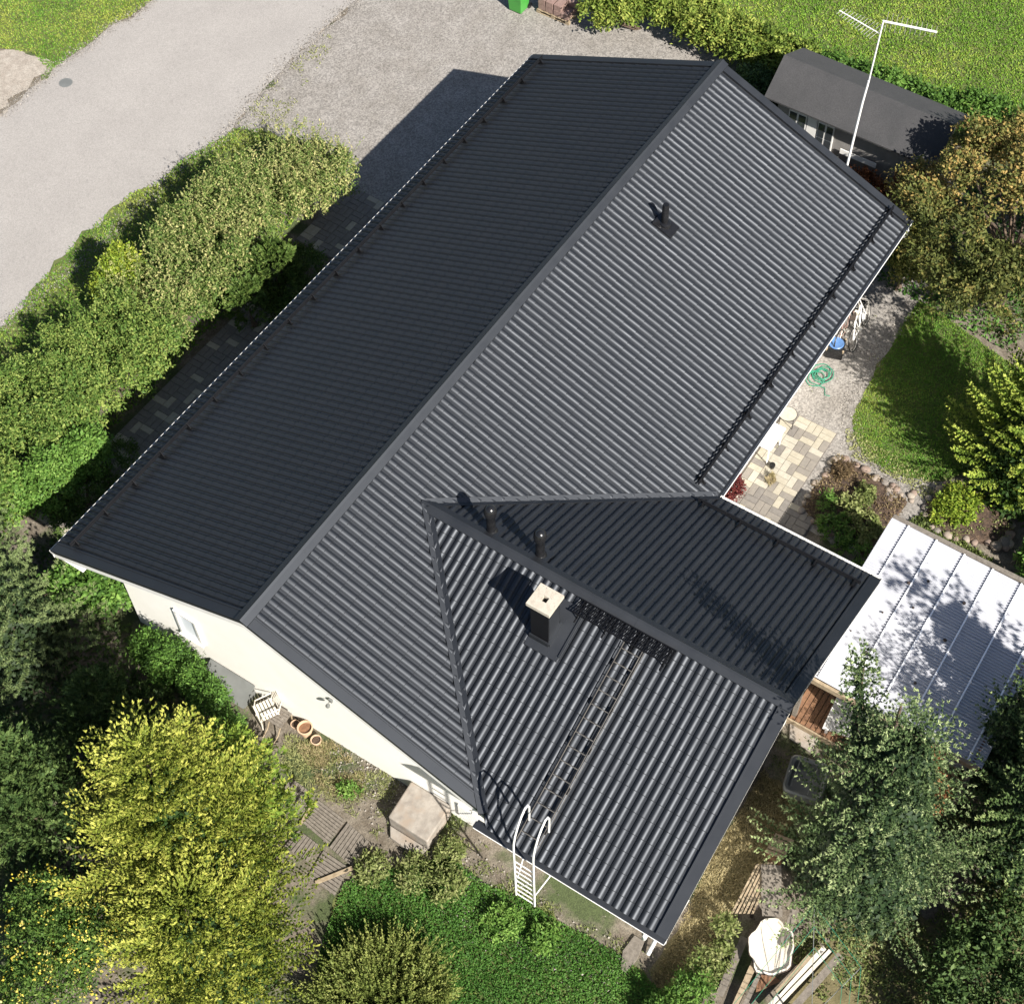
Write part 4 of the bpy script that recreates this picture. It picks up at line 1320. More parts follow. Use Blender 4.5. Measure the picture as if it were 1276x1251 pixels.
# green hose
pts = []
for i in range(150):
    a = i / 20 * 2 * PI / 1.15
    r_ = 0.22 + 0.06 * math.sin(i * 0.11) + 0.03 * math.sin(i * 0.37)
    pts.append((15.62 + 0.16 * math.sin(i * 0.031) + r_ * math.cos(a), -5.12 - 0.05 * math.cos(i * 0.023) + r_ * math.sin(a) * 0.9, 0.025 + 0.02 * (i % 23) / 23 + 0.02 * math.sin(i * 0.7) ** 2))
pts += [(15.35, -5.4, 0.03), (15.15, -5.5, 0.02), (15.2, -5.62, 0.02)]
o = MB().tube(pts, 0.012, 6).build('garden_hose', M['hose'], None, smooth=True, loc=(15.6, -5.1, 0))
tag(o, 'green garden hose lying in loose coils on the gravel', 'hose')
# black bucket with a white bag
o = thing('black_bucket', 'black round bucket standing on the gravel beside the bicycles', 'bucket', (18.15, -5.0, 0))
MB().lathe((18.15, -5.0, 0), [(0.13, 0), (0.17, 0.3), (0.185, 0.31), (0.16, 0.31), (0.12, 0.06)], 20).build('bucket_body', M['black_gloss'], o, smooth=True)
hp = [(18.15, -5.0 + 0.18 * math.cos(a), 0.3 + 0.13 * math.sin(a)) for a in [PI * i / 10 for i in range(11)]]
MB().tube(hp, 0.007, 5).build('handle', M['alu'], o)
bag = MB().lathe((17.93, -5.16, 0), [(0.08, 0), (0.12, 0.08), (0.11, 0.2), (0.05, 0.28), (0.06, 0.32)], 10).build('white_bag', M['white_paint'], None, smooth=True, loc=(17.93, -5.16, 0))
tag(bag, 'small white bag standing between the black bucket and the bicycle', 'bag')


def bicycle(x, y, rz, lean, label, fm):
    """built at the origin along x, then moved"""
    t = thing('bicycle', label, 'bicycle', (x, y, 0), 'bicycles leaning on the house wall')
    Mx = Matrix.Translation((x, y, 0)) @ Matrix.Rotation(rz, 4, 'Z') @ Matrix.Rotation(lean, 4, 'X')
    tr = lambda p_: Mx @ Vector(p_)
    for wx_ in (-0.5, 0.5):
        rg = [tr((wx_ + 0.31 * math.cos(a), 0, 0.33 + 0.31 * math.sin(a))) for a in [2 * PI * i / 28 for i in range(29)]]
        tw = MB().tube(rg, 0.019, 6, False).build('wheel', M['black_gloss'], t, smooth=True)
        rg = [tr((wx_ + 0.285 * math.cos(a), 0, 0.33 + 0.285 * math.sin(a))) for a in [2 * PI * i / 28 for i in range(29)]]
        MB().tube(rg, 0.010, 6, False).build('rim', M['alu'], tw)
        for i in range(10):
            a = i * PI / 5
            MB().tube([tr((wx_, 0.02 * (-1) ** i, 0.33)), tr((wx_ + 0.28 * math.cos(a), 0, 0.33 + 0.28 * math.sin(a)))], 0.0025, 3).build('spoke', M['alu'], tw)
    fr = MB()
    for a, b in (((-0.5, 0, 0.33), (-0.05, 0, 0.30)), ((-0.5, 0, 0.33), (-0.15, 0, 0.72)), ((-0.05, 0, 0.30), (-0.18, 0, 0.82)), ((-0.05, 0, 0.30), (0.36, 0, 0.74)), ((-0.15, 0, 0.70), (0.34, 0, 0.80)), ((0.5, 0, 0.33), (0.34, 0, 0.95))):
        fr.tube([tr(a), tr(b)], 0.017, 7)
    fr.build('frame', fm, t)
    MB().tube([tr((0.34, 0, 0.95)), tr((0.36, 0.0, 1.0))], 0.014, 6).tube([tr((0.22, -0.29, 1.0)), tr((0.36, -0.2, 1.02)), tr((0.37, 0.2, 1.02)), tr((0.22, 0.29, 1.0))], 0.013, 6).build('handlebar', M['alu'], t)
    MB().prism([tr((-0.32, -0.09, 0.86)), tr((-0.32, 0.09, 0.86)), tr((-0.15, 0.05, 0.86)), tr((-0.03, 0.015, 0.86)), tr((-0.03, -0.015, 0.86)), tr((-0.15, -0.05, 0.86))], Mx.to_3x3() @ Vector((0, 0, 0.04))).build('saddle', M['wood_dark'], t, bevel=0.01)
    cr = MB().tube([tr((-0.05, -0.05, 0.30)), tr((-0.05, 0.05, 0.30))], 0.07, 12)
    cr.tube([tr((-0.05, 0.06, 0.30)), tr((0.06, 0.06, 0.18))], 0.010, 5).tube([tr((-0.05, -0.06, 0.30)), tr((-0.16, -0.06, 0.42))], 0.010, 5)
    cr.box(tr((0.06, 0.1, 0.18)), (0.09, 0.07, 0.02)).box(tr((-0.16, -0.1, 0.42)), (0.09, 0.07, 0.02))
    cr.build('crank_set', M['alu'], t)
    MB().box(tr((0.02, 0.0, 0.83)), (0.1, 0.12, 0.06)).build('saddle_bag', M['white_old'], t) if fm is M['white_paint'] else None


bicycle(17.45, -5.42, 0.12, -0.33, 'white framed bicycle leaning on another by the garden wall', M['white_paint'])
bicycle(17.2, -5.12, 0.05, -0.2, 'rusty red bicycle leaning on the wall behind the white one', M['rust'] if 'rust' in M else M['brick_red'])

# ------------------------------------------------------------------ things along the near gable
o = thing('cellar_hatch', 'grey sheet metal cellar hatch against the gable wall', 'hatch', (0.6, 1.9, 0))
MB().prism([(0.76, 2.55, 0.0), (0.36, 2.55, 0.0), (0.36, 2.55, 0.16), (0.76, 2.55, 0.42)], (0, -1.15, 0)).build('hatch_box', M['zinc'], o)
MB().beam((0.30, 2.6, 0.15), (0.30, 1.35, 0.15), (0.48, 0, 0.31), (-0.016, 0, 0.025)).build('hatch_lid', M['zinc'], o)
pts_ = [(0.62, 0.17, 0.10, 0.15), (0.62, -0.12, 0.165, 0.30), (0.55, -0.46, 0.115, 0.2)]
for k, ((x, y, r_, h_), lb_) in enumerate(zip(pts_, ('smallest terracotta pot, left of the big one at the gable', 'largest of the three terracotta pots at the gable, soil inside', 'middle sized terracotta pot at the right end of the row'))):
    t = thing('terracotta_pot', lb_, 'pot', (x, y, 0), 'terracotta pots along the gable wall')
    MB().lathe((x, y, 0), [(r_ * 0.68, 0), (r_ * 0.92, h_ * 0.8), (r_ * 1.02, h_ * 0.82), (r_ * 1.05, h_), (r_ * 0.88, h_), (r_ * 0.85, h_ * 0.75)], 24).build('pot_body', M['terracotta_pale'], t, smooth=True)
    MB().lathe((x, y, h_ * 0.72), [(r_ * 0.85, 0), (r_ * 0.84, 0.02), (0.01, 0.03)], 18).build('soil', M['wood_brown'] if k == 1 else M['bed_soil'], t)


def slat_chair(x, y, rz, label, white):
    mm = M['white_old'] if white else M['wood_grey']
    t = thing('garden_chair', label, 'chair', (x, y, 0), 'old garden chairs by the gable wall')
    T_ = Matrix.Translation((x, y, 0)) @ Matrix.Rotation(rz, 4, 'Z')
    g = lambda a, b, c_: T_ @ Vector((a, b, c_))
    R3_ = Matrix.Rotation(rz, 3, 'Z')
    for k in range(6):
        MB().box(g(-0.2 + k * 0.075, 0, 0.43), (0.055, 0.44, 0.02), M=R3_).build('seat_slat', mm, t)
    for k in range(4):
        MB().box(g(0.25 + k * 0.03, 0, 0.55 + k * 0.1), (0.02, 0.42, 0.06), M=R3_).build('back_slat', mm, t)
    for s_ in (-1, 1):
        MB().tube([g(-0.22, s_ * 0.2, 0), g(-0.2, s_ * 0.2, 0.43), g(-0.14, s_ * 0.22, 0.62), g(0.24, s_ * 0.22, 0.62)], 0.016, 6).build('arm_frame', mm, t)
        MB().tube([g(0.26, s_ * 0.2, 0), g(0.2, s_ * 0.2, 0.42), g(0.36, s_ * 0.2, 0.9)], 0.016, 6).build('back_frame', mm, t)


slat_chair(0.46, 0.80, -0.5, 'white slatted garden chair between the grey hatch and stool', True)
st_ = thing('slatted_stool', 'low grey slatted stool on curved legs beside the smallest pot', 'stool', (0.5, 0.45, 0))
for k in range(6):
    MB().box((0.33 + k * 0.07, 0.47, 0.36), (0.058, 0.36, 0.02)).build('seat_slat', M['wood_grey'], st_)
for s_ in (0.32, 0.62):
    MB().tube([(0.02, s_, 0.02), (0.2, s_, 0.12), (0.34, s_, 0.34), (0.7, s_, 0.34)], 0.017, 6).build('leg', M['wood_pale'], st_)
    MB().tube([(0.7, s_, 0.34), (0.68, s_, 0.0)], 0.017, 6).build('leg', M['wood_pale'], st_)

# timber deck tiles on the soil


def deck_tile(q, n, label, along, z=0.03, mm='wood_grey'):
    """q: four ground corners in order; boards run along edge 0-1 (along=0) or 1-2"""
    a, b, c_, d_ = [Vector((p[0], p[1], z)) for p in q]
    if along: a, b, c_, d_ = b, c_, d_, a
    ctr = (a + b + c_ + d_) / 4
    t = thing('deck_tile', label, 'deck tile', (ctr.x, ctr.y, 0), 'loose timber deck tiles beside the house')
    for k in range(n):
        p0 = a.lerp(d_, k / n); p1 = b.lerp(c_, k / n)
        s_ = (d_ - a) / n * 0.82
        MB().beam(p0, p1, s_, (0, 0, 0.025)).build('board', M[mm], t)
    for f_ in (0.15, 0.8):
        p0, p1 = a.lerp(b, f_), d_.lerp(c_, f_)
        MB().beam(p0 - Vector((0, 0, 0.028)), p1 - Vector((0, 0, 0.028)), (b - a) * 0.05, (0, 0, 0.027)).build('batten', M['wood_grey'], t)


deck_tile([(-0.49, -1.30), (-0.55, -2.05), (-1.18, -2.08), (-1.08, -1.34)], 9, 'grey timber deck tile in the middle, boards running across', 0)
deck_tile([(-0.56, -2.12), (-0.66, -2.76), (-1.28, -2.80), (-1.20, -2.12)], 8, 'greyest deck tile nearest the concrete block, boards lengthwise', 1)
deck_tile([(-1.33, -2.08), (-1.34, -2.75), (-1.98, -2.86), (-1.95, -2.15)], 8, 'tilted deck tile nearest the ground cover, under the loose plank', 0)
deck_tile([(-0.40, -0.50), (-0.45, -1.2), (-0.98, -1.22), (-0.85, -0.5)], 9, 'farthest deck tile, partly under the golden cypress branches', 1)
deck_tile([(-1.24, -1.35), (-1.28, -1.9), (-1.7, -1.95), (-1.7, -1.3)], 7, 'deck tile at the very edge of the golden cypress, half hidden', 1)
o = MB().beam((-1.33, -2.86, 0.07), (-2.0, -2.40, 0.07), (0.05, 0.06, 0), (0, 0, 0.04)).build('loose_plank', M['wood_pale'], None, loc=(-1.6, -2.6, 0))
tag(o, 'pale narrow plank lying across the corner of a deck tile', 'plank')
o = MB().beam((-0.62, -1.22, 0.05), (-1.15, -1.30, 0.05), (0.0, -0.05, 0), (0, 0, 0.03)).build('loose_plank', M['wood_pale'], None, loc=(-0.9, -1.3, 0))
tag(o, 'short pale batten between two grey deck tiles', 'plank')
# concrete porch block with a low step
o = thing('concrete_block', 'big cracked concrete porch block against the gable wall', 'concrete block', (0.3, -3.4, 0))
MB().prism([(0.78, -2.86, 0), (0.78, -3.88, 0), (-0.14, -3.93, 0), (-0.13, -2.92, 0)], (0, 0, 0.5)).build('slab', M['concrete'], o, bevel=0.03)
MB().prism([(-0.15, -2.94, 0), (-0.15, -3.92, 0), (-0.42, -3.8, 0), (-0.36, -3.1, 0)], (0, 0, 0.13)).build('step', M['concrete'], o, bevel=0.02)

# ------------------------------------------------------------------ clutter below the spruce, right
dk_ = thing('timber_deck', 'small brown timber deck beneath the end of the white canopy', 'deck', (7.0, -9.5, 0))
for k in range(12):
    MB().beam((6.55, -8.95 - k * 0.125, 0.18), (7.9, -8.95 - k * 0.125, 0.18), (0, -0.108, 0), (0, 0, 0.03)).build('board', M['wood_brown'], dk_)
MB().box((6.52, -9.65, 0.1), (0.04, 1.5, 0.2)).build('edge_board', M['wood_pale'], dk_)
wp = thing('white_slatted_panel', 'white slatted wooden panel lying beside the brown deck', 'panel', (6.95, -10.0, 0.2))
qa, qb, qc, qd = Vector((7.42, -9.63, 0.55)), Vector((6.55, -9.70, 0.50)), Vector((6.72, -10.50, 0.5)), Vector((7.55, -10.45, 0.55))
for k in range(8):
    p0, p1 = qa.lerp(qd, k / 8), qb.lerp(qc, k / 8)
    MB().beam(p0, p1, (qd - qa) / 8 * 0.94, (0, 0, 0.02)).build('slat', M['white_paint'], wp)
for f_ in (0.12, 0.82):
    p0, p1 = qa.lerp(qb, f_), qd.lerp(qc, f_)
    MB().beam(p0 - Vector((0, 0, 0.03)), p1 - Vector((0, 0, 0.03)), (-0.07, 0, 0), (0, 0, 0.028)).build('batten', M['white_paint'], wp)
for x, y in ((7.35, -9.72), (6.65, -9.78), (6.8, -10.42), (7.4, -10.38)):
    MB().box((x, y, 0.24), (0.05, 0.05, 0.48)).build('leg', M['white_paint'], wp)
slb = MB().prism([(6.50, -9.0, 0), (6.50, -9.7, 0), (6.12, -9.72, 0), (6.18, -9.15, 0)], (0, 0, 0.06)).build('concrete_slab', M['concrete'], None, bevel=0.01, loc=(6.3, -9.4, 0))
tag(slb, 'flat grey concrete slab in front of the brown timber deck', 'slab')
# weathered tub with a rounded rim, in shade
tb_ = thing('glazed_frame', 'grey tub with rounded rim lying open in deep shade', 'tub', (5.38, -9.95, 0))
cxx, cyy = 5.38, -9.93
def rrect(hx, hy, r_, z_, n=5, rot=0.22, c0=(cxx, cyy)):
    o_ = []
    for k, (sx, sy) in enumerate(((1, 1), (-1, 1), (-1, -1), (1, -1))):
        for i in range(n):
            a = k * PI / 2 + i * PI / 2 / (n - 1)
            x = sx * (hx - r_) + r_ * math.cos(a); y = sy * (hy - r_) + r_ * math.sin(a)
            o_.append((c0[0] + x * math.cos(rot) - y * math.sin(rot), c0[1] + x * math.sin(rot) + y * math.cos(rot), z_))
    return o_
rings = [rrect(0.42, 0.40, 0.14, 0.12), rrect(0.46, 0.44, 0.16, 0.42), rrect(0.42, 0.40, 0.14, 0.46), rrect(0.36, 0.34, 0.12, 0.42), rrect(0.32, 0.3, 0.1, 0.15)]
vs_ = [p for r_ in rings for p in r_]
nn_ = len(rings[0])
MB().add(vs_, [(i * nn_ + j, i * nn_ + (j + 1) % nn_, (i + 1) * nn_ + (j + 1) % nn_, (i + 1) * nn_ + j) for i in range(4) for j in range(nn_)] + [tuple(4 * nn_ + j for j in range(nn_)), tuple(range(nn_ - 1, -1, -1))]).build('tub_shell', M['zinc'], tb_, smooth=True)
for k in range(2):
    MB().tube([(cxx - 0.35, cyy - 0.2 + 0.4 * k, 0.47), (cxx + 0.35, cyy - 0.1 + 0.4 * k, 0.47)], 0.012, 6).build('bar', M['zinc'], tb_)
# small stool-like pot and pale driftwood near the deck
o = MB().lathe((6.28, -10.55, 0.0), [(0.12, 0), (0.10, 0.3), (0.15, 0.33), (0.15, 0.36), (0.01, 0.37)], 16).build('wooden_stool', M['wood_pale'], None, smooth=True, loc=(6.28, -10.55, 0))
tag(o, 'small round pale wooden stool in front of the white slatted panel', 'stool')

# slatted pallet lid, grey board and the broken white tub
sp = thing('slatted_bench', 'brown bench top of parallel slats lying by the lawn edge', 'bench top', (2.6, -10.15, 0))
a, b, c_, d_ = Vector((3.10, -9.93, 0.45)), Vector((1.92, -9.98, 0.45)), Vector((2.18, -10.40, 0.43)), Vector((3.40, -10.28, 0.43))
for k in range(6):
    MB().beam(a.lerp(d_, k / 6), b.lerp(c_, k / 6), (d_ - a) / 6 * 0.7, (0, 0, 0.03)).build('slat', M['wood_pale'], sp)
for f_ in (0.1, 0.9):
    MB().beam(a.lerp(b, f_) - Vector((0, 0, 0.04)), d_.lerp(c_, f_) - Vector((0, 0, 0.04)), (0.08, 0, 0), (0, 0, 0.038)).build('batten', M['wood_dark'], sp)
for x, y in ((3.1, -10.0), (2.1, -10.05), (2.25, -10.33), (3.25, -10.25)):
    MB().box((x, y, 0.2), (0.06, 0.06, 0.4)).build('leg', M['wood_dark'], sp)
sp2 = thing('slatted_box', 'small brown slatted box top behind the bench top, slats crosswise', 'box', (3.6, -10.1, 0))
for k in range(5):
    MB().beam((3.45 + k * 0.1, -9.95, 0.40), (3.52 + k * 0.1, -10.35, 0.40), (0.08, 0, 0), (0, 0, 0.03)).build('slat', M['wood_pale'], sp2)
MB().box((3.72, -10.15, 0.19), (0.5, 0.36, 0.38)).build('box', M['wood_brown'], sp2)


def plank(p0, p1, wd, th, mm, label, nm='plank'):
    p0, p1 = Vector(p0), Vector(p1)
    d = (p1 - p0).normalized(); s_ = d.cross(Vector((0, 0, 1))).normalized() * wd
    n_ = 7
    vs_ = []
    for i in range(n_ + 1):
        q = p0.lerp(p1, i / n_)
        e_ = random.uniform(-0.012, 0.012) * (1 if wd > 0.07 else 0.3)
        vs_ += [q - s_ / 2 * (1 + e_ * 4), q + s_ / 2 * (1 + e_ * 5), q + s_ / 2 * (1 + e_ * 5) + Vector((0, 0, th)), q - s_ / 2 * (1 + e_ * 4) + Vector((0, 0, th))]
    fs_ = [(3, 2, 1, 0)] + [(4 * n_, 4 * n_ + 1, 4 * n_ + 2, 4 * n_ + 3)]
    for i in range(n_):
        for j in range(4):
            fs_.append((4 * i + j, 4 * i + (j + 1) % 4, 4 * i + 4 + (j + 1) % 4, 4 * i + 4 + j))
    ctr = (p0 + p1) / 2
    o_ = MB().add(vs_, fs_).build(nm, mm, None, loc=(ctr.x, ctr.y, min(p0.z, p1.z)))
    return tag(o_, label, 'plank', 'old boards stacked below the spruce')


plank((3.23,-10.20) + (0.5,), (2.31,-10.72) + (0.45,), 0.42, 0.03, M['wood_grey'], 'widest weathered grey board between the bench top and white tub')
plank((2.67,-11.05) + (0.4,), (1.89,-11.18) + (0.4,), 0.16, 0.10, M['wood_grey'], 'thick short grey beam end beside the white tub')
plank((1.74,-10.43) + (0.15,), (0.47,-10.55) + (0.1,), 0.16, 0.03, M['wood_grey'], 'long grey board at the far left of the board pile')
plank((1.46,-10.84) + (0.2,), (0.30,-10.93) + (0.12,), 0.13, 0.03, M['wood_pale'], 'pale board second from left in the board pile')
plank((1.37,-11.02) + (0.25,), (0.41,-11.09) + (0.2,), 0.09, 0.03, M['wood_grey'], 'narrow grey board just under the white tub')
plank((2.04,-11.72) + (0.3,), (1.05,-11.51) + (0.3,), 0.10, 0.04, M['wood_pale'], 'short yellowish broken board right of the brown plate')
plank((2.36,-11.90) + (0.3,), (0.56,-11.45) + (0.3,), 0.09, 0.04, M['white_old'], 'whitest long board in the pile below the spruce')
plank((2.38,-12.02) + (0.28,), (0.66,-11.58) + (0.28,), 0.07, 0.04, M['white_old'], 'white batten lying tight beside the whitest long board')
plank((2.44,-12.24) + (0.2,), (0.75,-11.86) + (0.2,), 0.15, 0.04, M['wood_grey'], 'rightmost long spotted grey board of the pile')
o = MB().prism([(1.43,-10.91) + (0.15,), (1.35,-11.45) + (0.15,), (1.01,-11.23) + (0.15,), (0.90,-11.14) + (0.15,)], (0, 0, 0.03)).build('brown_plate', M['wood_brown'], None, loc=(1.23,-11.17) + (0.1,))
tag(o, 'flat brown metal plate below the white tub', 'plate')
# white tub: broken rim, half full
tw_ = thing('white_tub', 'large round white plastic tub with a chipped rim on the boards', 'tub', (1.83,-11.00) + (0.3,))
tc = Vector((1.74,-11.00) + (0.5,))
prof_ = []
nA = 36
def trad(a): return 0.50 + 0.04 * math.sin(2 * a + 0.6) + 0.025 * math.sin(5 * a) + 0.02 * math.sin(9 * a + 2)
vs_, fs_ = [], []
lev = [(0.80, -0.2), (1.0, 0.0), (1.0, 0.03), (0.93, 0.03), (0.90, -0.035), (0.5, -0.05), (0.02, -0.055)]
for (f_, dz) in lev:
    for i in range(nA):
        a = 2 * PI * i / nA
        r_ = trad(a) * f_
        vs_.append(tc + Vector((r_ * 1.12 * math.cos(a + 0.3), r_ * 0.92 * math.sin(a + 0.3), dz + 0.012 * math.sin(3 * a) * (f_ > 0.85))))
for i in range(len(lev) - 1):
    for j in range(nA):
        fs_.append((i * nA + j, i * nA + (j + 1) % nA, (i + 1) * nA + (j + 1) % nA, (i + 1) * nA + j))
MB().add(vs_, fs_).build('tub_shell', M['white_old'], tw_, smooth=True)
rg = [tc + Vector((trad(a) * 1.13 * math.cos(a + 0.3), trad(a) * 0.93 * math.sin(a + 0.3), 0.0)) for a in [2 * PI * i / 40 for i in range(31)]]
MB().tube(rg, 0.016, 6).build('rim', M['wood_dark'], tw_, smooth=True)
# rotary line: green cords on thin arms
rot_ = thing('clothes_dryer', 'green cords of a rotary clothes dryer above the board pile', 'clothes dryer', (0.70,-12.31) + (0,))
pc = Vector((0.70,-12.31) + (0,))
MB().tube([pc, pc + Vector((0, 0, 1.9))], 0.022, 8).build('pole', M['zinc'], rot_)
tips = [Vector(p_ + (1.95,)) for p_ in ((2.40,-11.40), (1.81,-12.69), (-0.06,-13.40), (-0.30,-10.94))]
for p_ in tips:
    MB().tube([pc + Vector((0, 0, 1.3)), p_], 0.007, 6).build('arm', M['zinc'], rot_)
for f_ in (1.0, 0.8, 0.6):
    ctr = pc + Vector((0, 0, 1.55))
    q_ = [ctr.lerp(p_, f_) for p_ in tips]
    for i in range(4):
        MB().tube([q_[i], q_[(i + 1) % 4]], 0.0055, 4).build('cord', M['hose'], rot_)

# ------------------------------------------------------------------ vegetation


def shrub(name, label, cat, loc, blobs, n, m, L=0.06, W=0.032, clump=0.16, seed=1, group=None, stem=True, part='crown', **kw):
    rng = np.random.default_rng(seed)
    t = thing(name, label, cat, loc, group)
    c = blob_crown(blobs, n, L, W, clump, rng, **kw)
    leaves(part, m, *c, parent=t)
    if stem:
        top = max(b[0][2] for b in blobs)
        for k in range(3):
            b = blobs[k % len(blobs)]
            MB().tube([(loc[0] + 0.05 * k, loc[1] - 0.04 * k, 0), ((loc[0] + b[0][0]) / 2, (loc[1] + b[0][1]) / 2, b[0][2] * 0.5), (b[0][0], b[0][1], b[0][2])], [0.05, 0.035, 0.015], 6).build('stem', M['bark'], t)
    return t


def tuftfield(name, poly, n, m, L, W, seed, lean=0.8, z=0.02, tb=0.0, patch=1.2, kind='stuff', label=None, hole=None, dens=None):
    rng = np.random.default_rng(seed)
    P = np.array(poly)
    lo, hi = P.min(0), P.max(0)
    x = rng.uniform(lo[0], hi[0], n * 3); y = rng.uniform(lo[1], hi[1], n * 3)
    k = inpoly(x, y, poly)
    if hole is not None: k &= ~inpoly(x, y, hole)
    x, y = x[k][:n], y[k][:n]
    f = np.sin(x * patch + 1.3 * np.sin(y * patch * 0.7 + seed)) * np.cos(y * patch * 1.1 + np.sin(x * patch * 0.6)) * 0.5 + 0.5
    f2 = np.sin(x * patch * 3.7 + seed) * np.sin(y * patch * 4.1 + 2 * np.sin(x * 2.3)) * 0.5 + 0.5
    if dens is not None:
        keep = rng.uniform(0, 1, len(x)) < np.clip((f * 0.6 + f2 * 0.4 - dens) * 4, 0, 1)
        x, y, f, f2 = x[keep], y[keep], f[keep], f2[keep]
    q = len(x)
    D = np.stack([rng.normal(size=q) * lean, rng.normal(size=q) * lean, np.abs(rng.normal(size=q)) * 0.5 + 0.35], 1)
    N = rng.normal(size=(q, 3)) * 0.5 + np.array([0, 0, 1.0])
    T = 0.05 + 0.35 * f + 0.15 * f2 + rng.uniform(0, 0.45, q) + tb
    o_ = leaves(name, m, np.stack([x, y, np.full(q, z)], 1), D, N, L * rng.uniform(0.6, 1.4, q), W * rng.uniform(0.7, 1.3, q), T)
    o_['kind'] = kind
    if label: o_['label'] = label
    return o_


# grass and ground cover
tuftfield('field_grass', [(26.73,7.54),(26.14,5.58),(26.41,2.04),(26.17,-1.87),(26.52,-4.32),(27.02,-6.03),(28.01,-7.24),(35.83,-4.15),(30.27,5.86)], 62000, M['grass_field'], 0.07, 0.033, 1, patch=1.1, label='bright sunlit grass of the field behind the hedge')
tuftfield('verge_grass', VERGE, 30000, M['grass'], 0.085, 0.028, 2, tb=0.1, label='rough grass strip between the hedge and the road')
tuftfield('roadside_grass_blades', [(14.91,24.18),(13.47,21.44),(13.89,20.54),(13.57,19.59),(13.10,19.47),(14.25,19.45),(15.19,19.35),(16.21,19.40),(16.69,19.15),(17.76,19.11),(18.60,19.25),(17.73,23.49)], 18000, M['grass'], 0.07, 0.028, 3, tb=0.12, label='grass beside the road at the top left corner')
tuftfield('oval_lawn_grass', OVAL, 36000, M['grass'], 0.052, 0.022, 4, tb=0.0, label='short grass of the oval garden lawn')
tuftfield('front_clover', FRONT, 58000, M['clover'], 0.046, 0.038, 5, lean=1.0, z=0.05, patch=0.9, label='dense low green ground cover in front of the wing')
tuftfield('dry_grass_blades', DRY, 13000, M['dry_grass'], 0.08, 0.016, 6, label='dry yellow grass along the wing gable')
tuftfield('shady_grass', [(2.39,-11.44),(4.01,-13.38),(6.57,-14.54),(6.49,-15.73),(3.42,-16.94),(-0.28,-11.05),(0.84,-11.52)], 14000, M['weed_leaf'], 0.10, 0.035, 7, dens=0.35, label='thin grass in the shade at the lower right')
tuftfield('gable_weeds', [(0.34,0.26),(0.61,-0.52),(0.79,-2.55),(-0.51,-2.86),(-0.37,-1.91),(-0.42,-0.99),(-0.37,-0.19)], 5200, M['weed_leaf'], 0.09, 0.013, 8, tb=0.28, dens=0.3, patch=2.2, label='straggly weeds on the soil by the gable')
tuftfield('gable_dry_grass', [(0.26,-0.13),(0.76,-0.74),(0.53,-1.78),(-0.04,-2.09),(-0.28,-1.20)], 3600, M['dry_grass'], 0.13, 0.010, 9, dens=0.25, patch=2.5, label='patches of dry straw by the gable')
tuftfield('eave_weeds', [(-0.29,-2.70),(0.82,-3.79),(0.74,-4.67),(0.23,-5.81),(0.44,-8.79),(0.57,-9.46),(-0.13,-9.87),(0.02,-8.28),(-0.03,-6.19),(-0.13,-4.44),(-1.19,-3.57),(-1.77,-2.97)], 7500, M['weed_leaf'], 0.07, 0.018, 10, tb=0.05, dens=0.42, patch=1.9, label='weeds in the gravelly strip under the wing eave')
tuftfield('yard_weeds', YARD, 2600, M['weed_leaf'], 0.06, 0.025, 11, tb=0.25, dens=0.62, patch=1.4, hole=OVAL, label='sparse weeds growing through the gravel yard')
tuftfield('lawn_edge_weeds', [(13.8, -6.9), (14.5, -6.4), (14.2, -9.3), (13.6, -9.1), (13.75, -8.2)], 1500, M['weed_leaf'], 0.07, 0.03, 12, tb=0.35, dens=0.3, label='yellowing weeds at the lawn edge by the flower bed')
tuftfield('drive_weeds', [(19.94,13.68),(20.89,13.62),(14.34,12.01),(13.71,12.38),(14.61,13.41),(16.73,13.62)], 1500, M['weed_leaf'], 0.08, 0.03, 13, tb=0.2, dens=0.5, label='weeds along the edge of the gravel drive')
tuftfield('hedge_base_weeds', [(0.5, 9.0), (12, 9.0), (12, 9.6), (14.3, 9.6), (14.4, 11.2), (0.5, 11.2)], 9000, M['grass'], 0.12, 0.04, 14, label='grass under the hedge')
tuftfield('canopy_side_weeds', [(12.63,-8.88),(13.21,-9.15),(12.57,-12.53),(11.47,-12.98),(11.76,-11.25),(12.16,-10.05)], 4500, M['weed_leaf'], 0.10, 0.05, 15, tb=-0.1, label='low green plants along the far edge of the canopy')
tuftfield('back_weeds', [(19.5, -2), (22.0, 1.6), (24.2, 2.4), (24.6, 1.5), (21.6, 0.3), (21.6, -5.2), (24.6, -5.4), (25.8, -9), (19, -9), (19.4, -5.2)], 9000, M['clover'], 0.10, 0.06, 16, label='dark low plants between the house and the shed')
tuftfield('left_weeds', [(-6, 1), (0.5, 2.6), (0.6, 5.4), (1.4, 8.0), (-1, 9), (-6, 8)], 12000, M['juniper_leaf'], 0.12, 0.06, 17, label='dark undergrowth in the shade left of the gable')
tuftfield('shade_weeds', [(5.02,-8.71),(6.36,-9.39),(7.40,-11.04),(8.27,-13.84),(6.40,-15.58),(2.25,-11.51),(3.93,-10.36),(4.56,-9.35)], 9000, M['weed_leaf'], 0.09, 0.03, 18, tb=-0.15, dens=0.35, label='sparse plants in deep shade below the spruces')

# loose grit along the road and drive edges


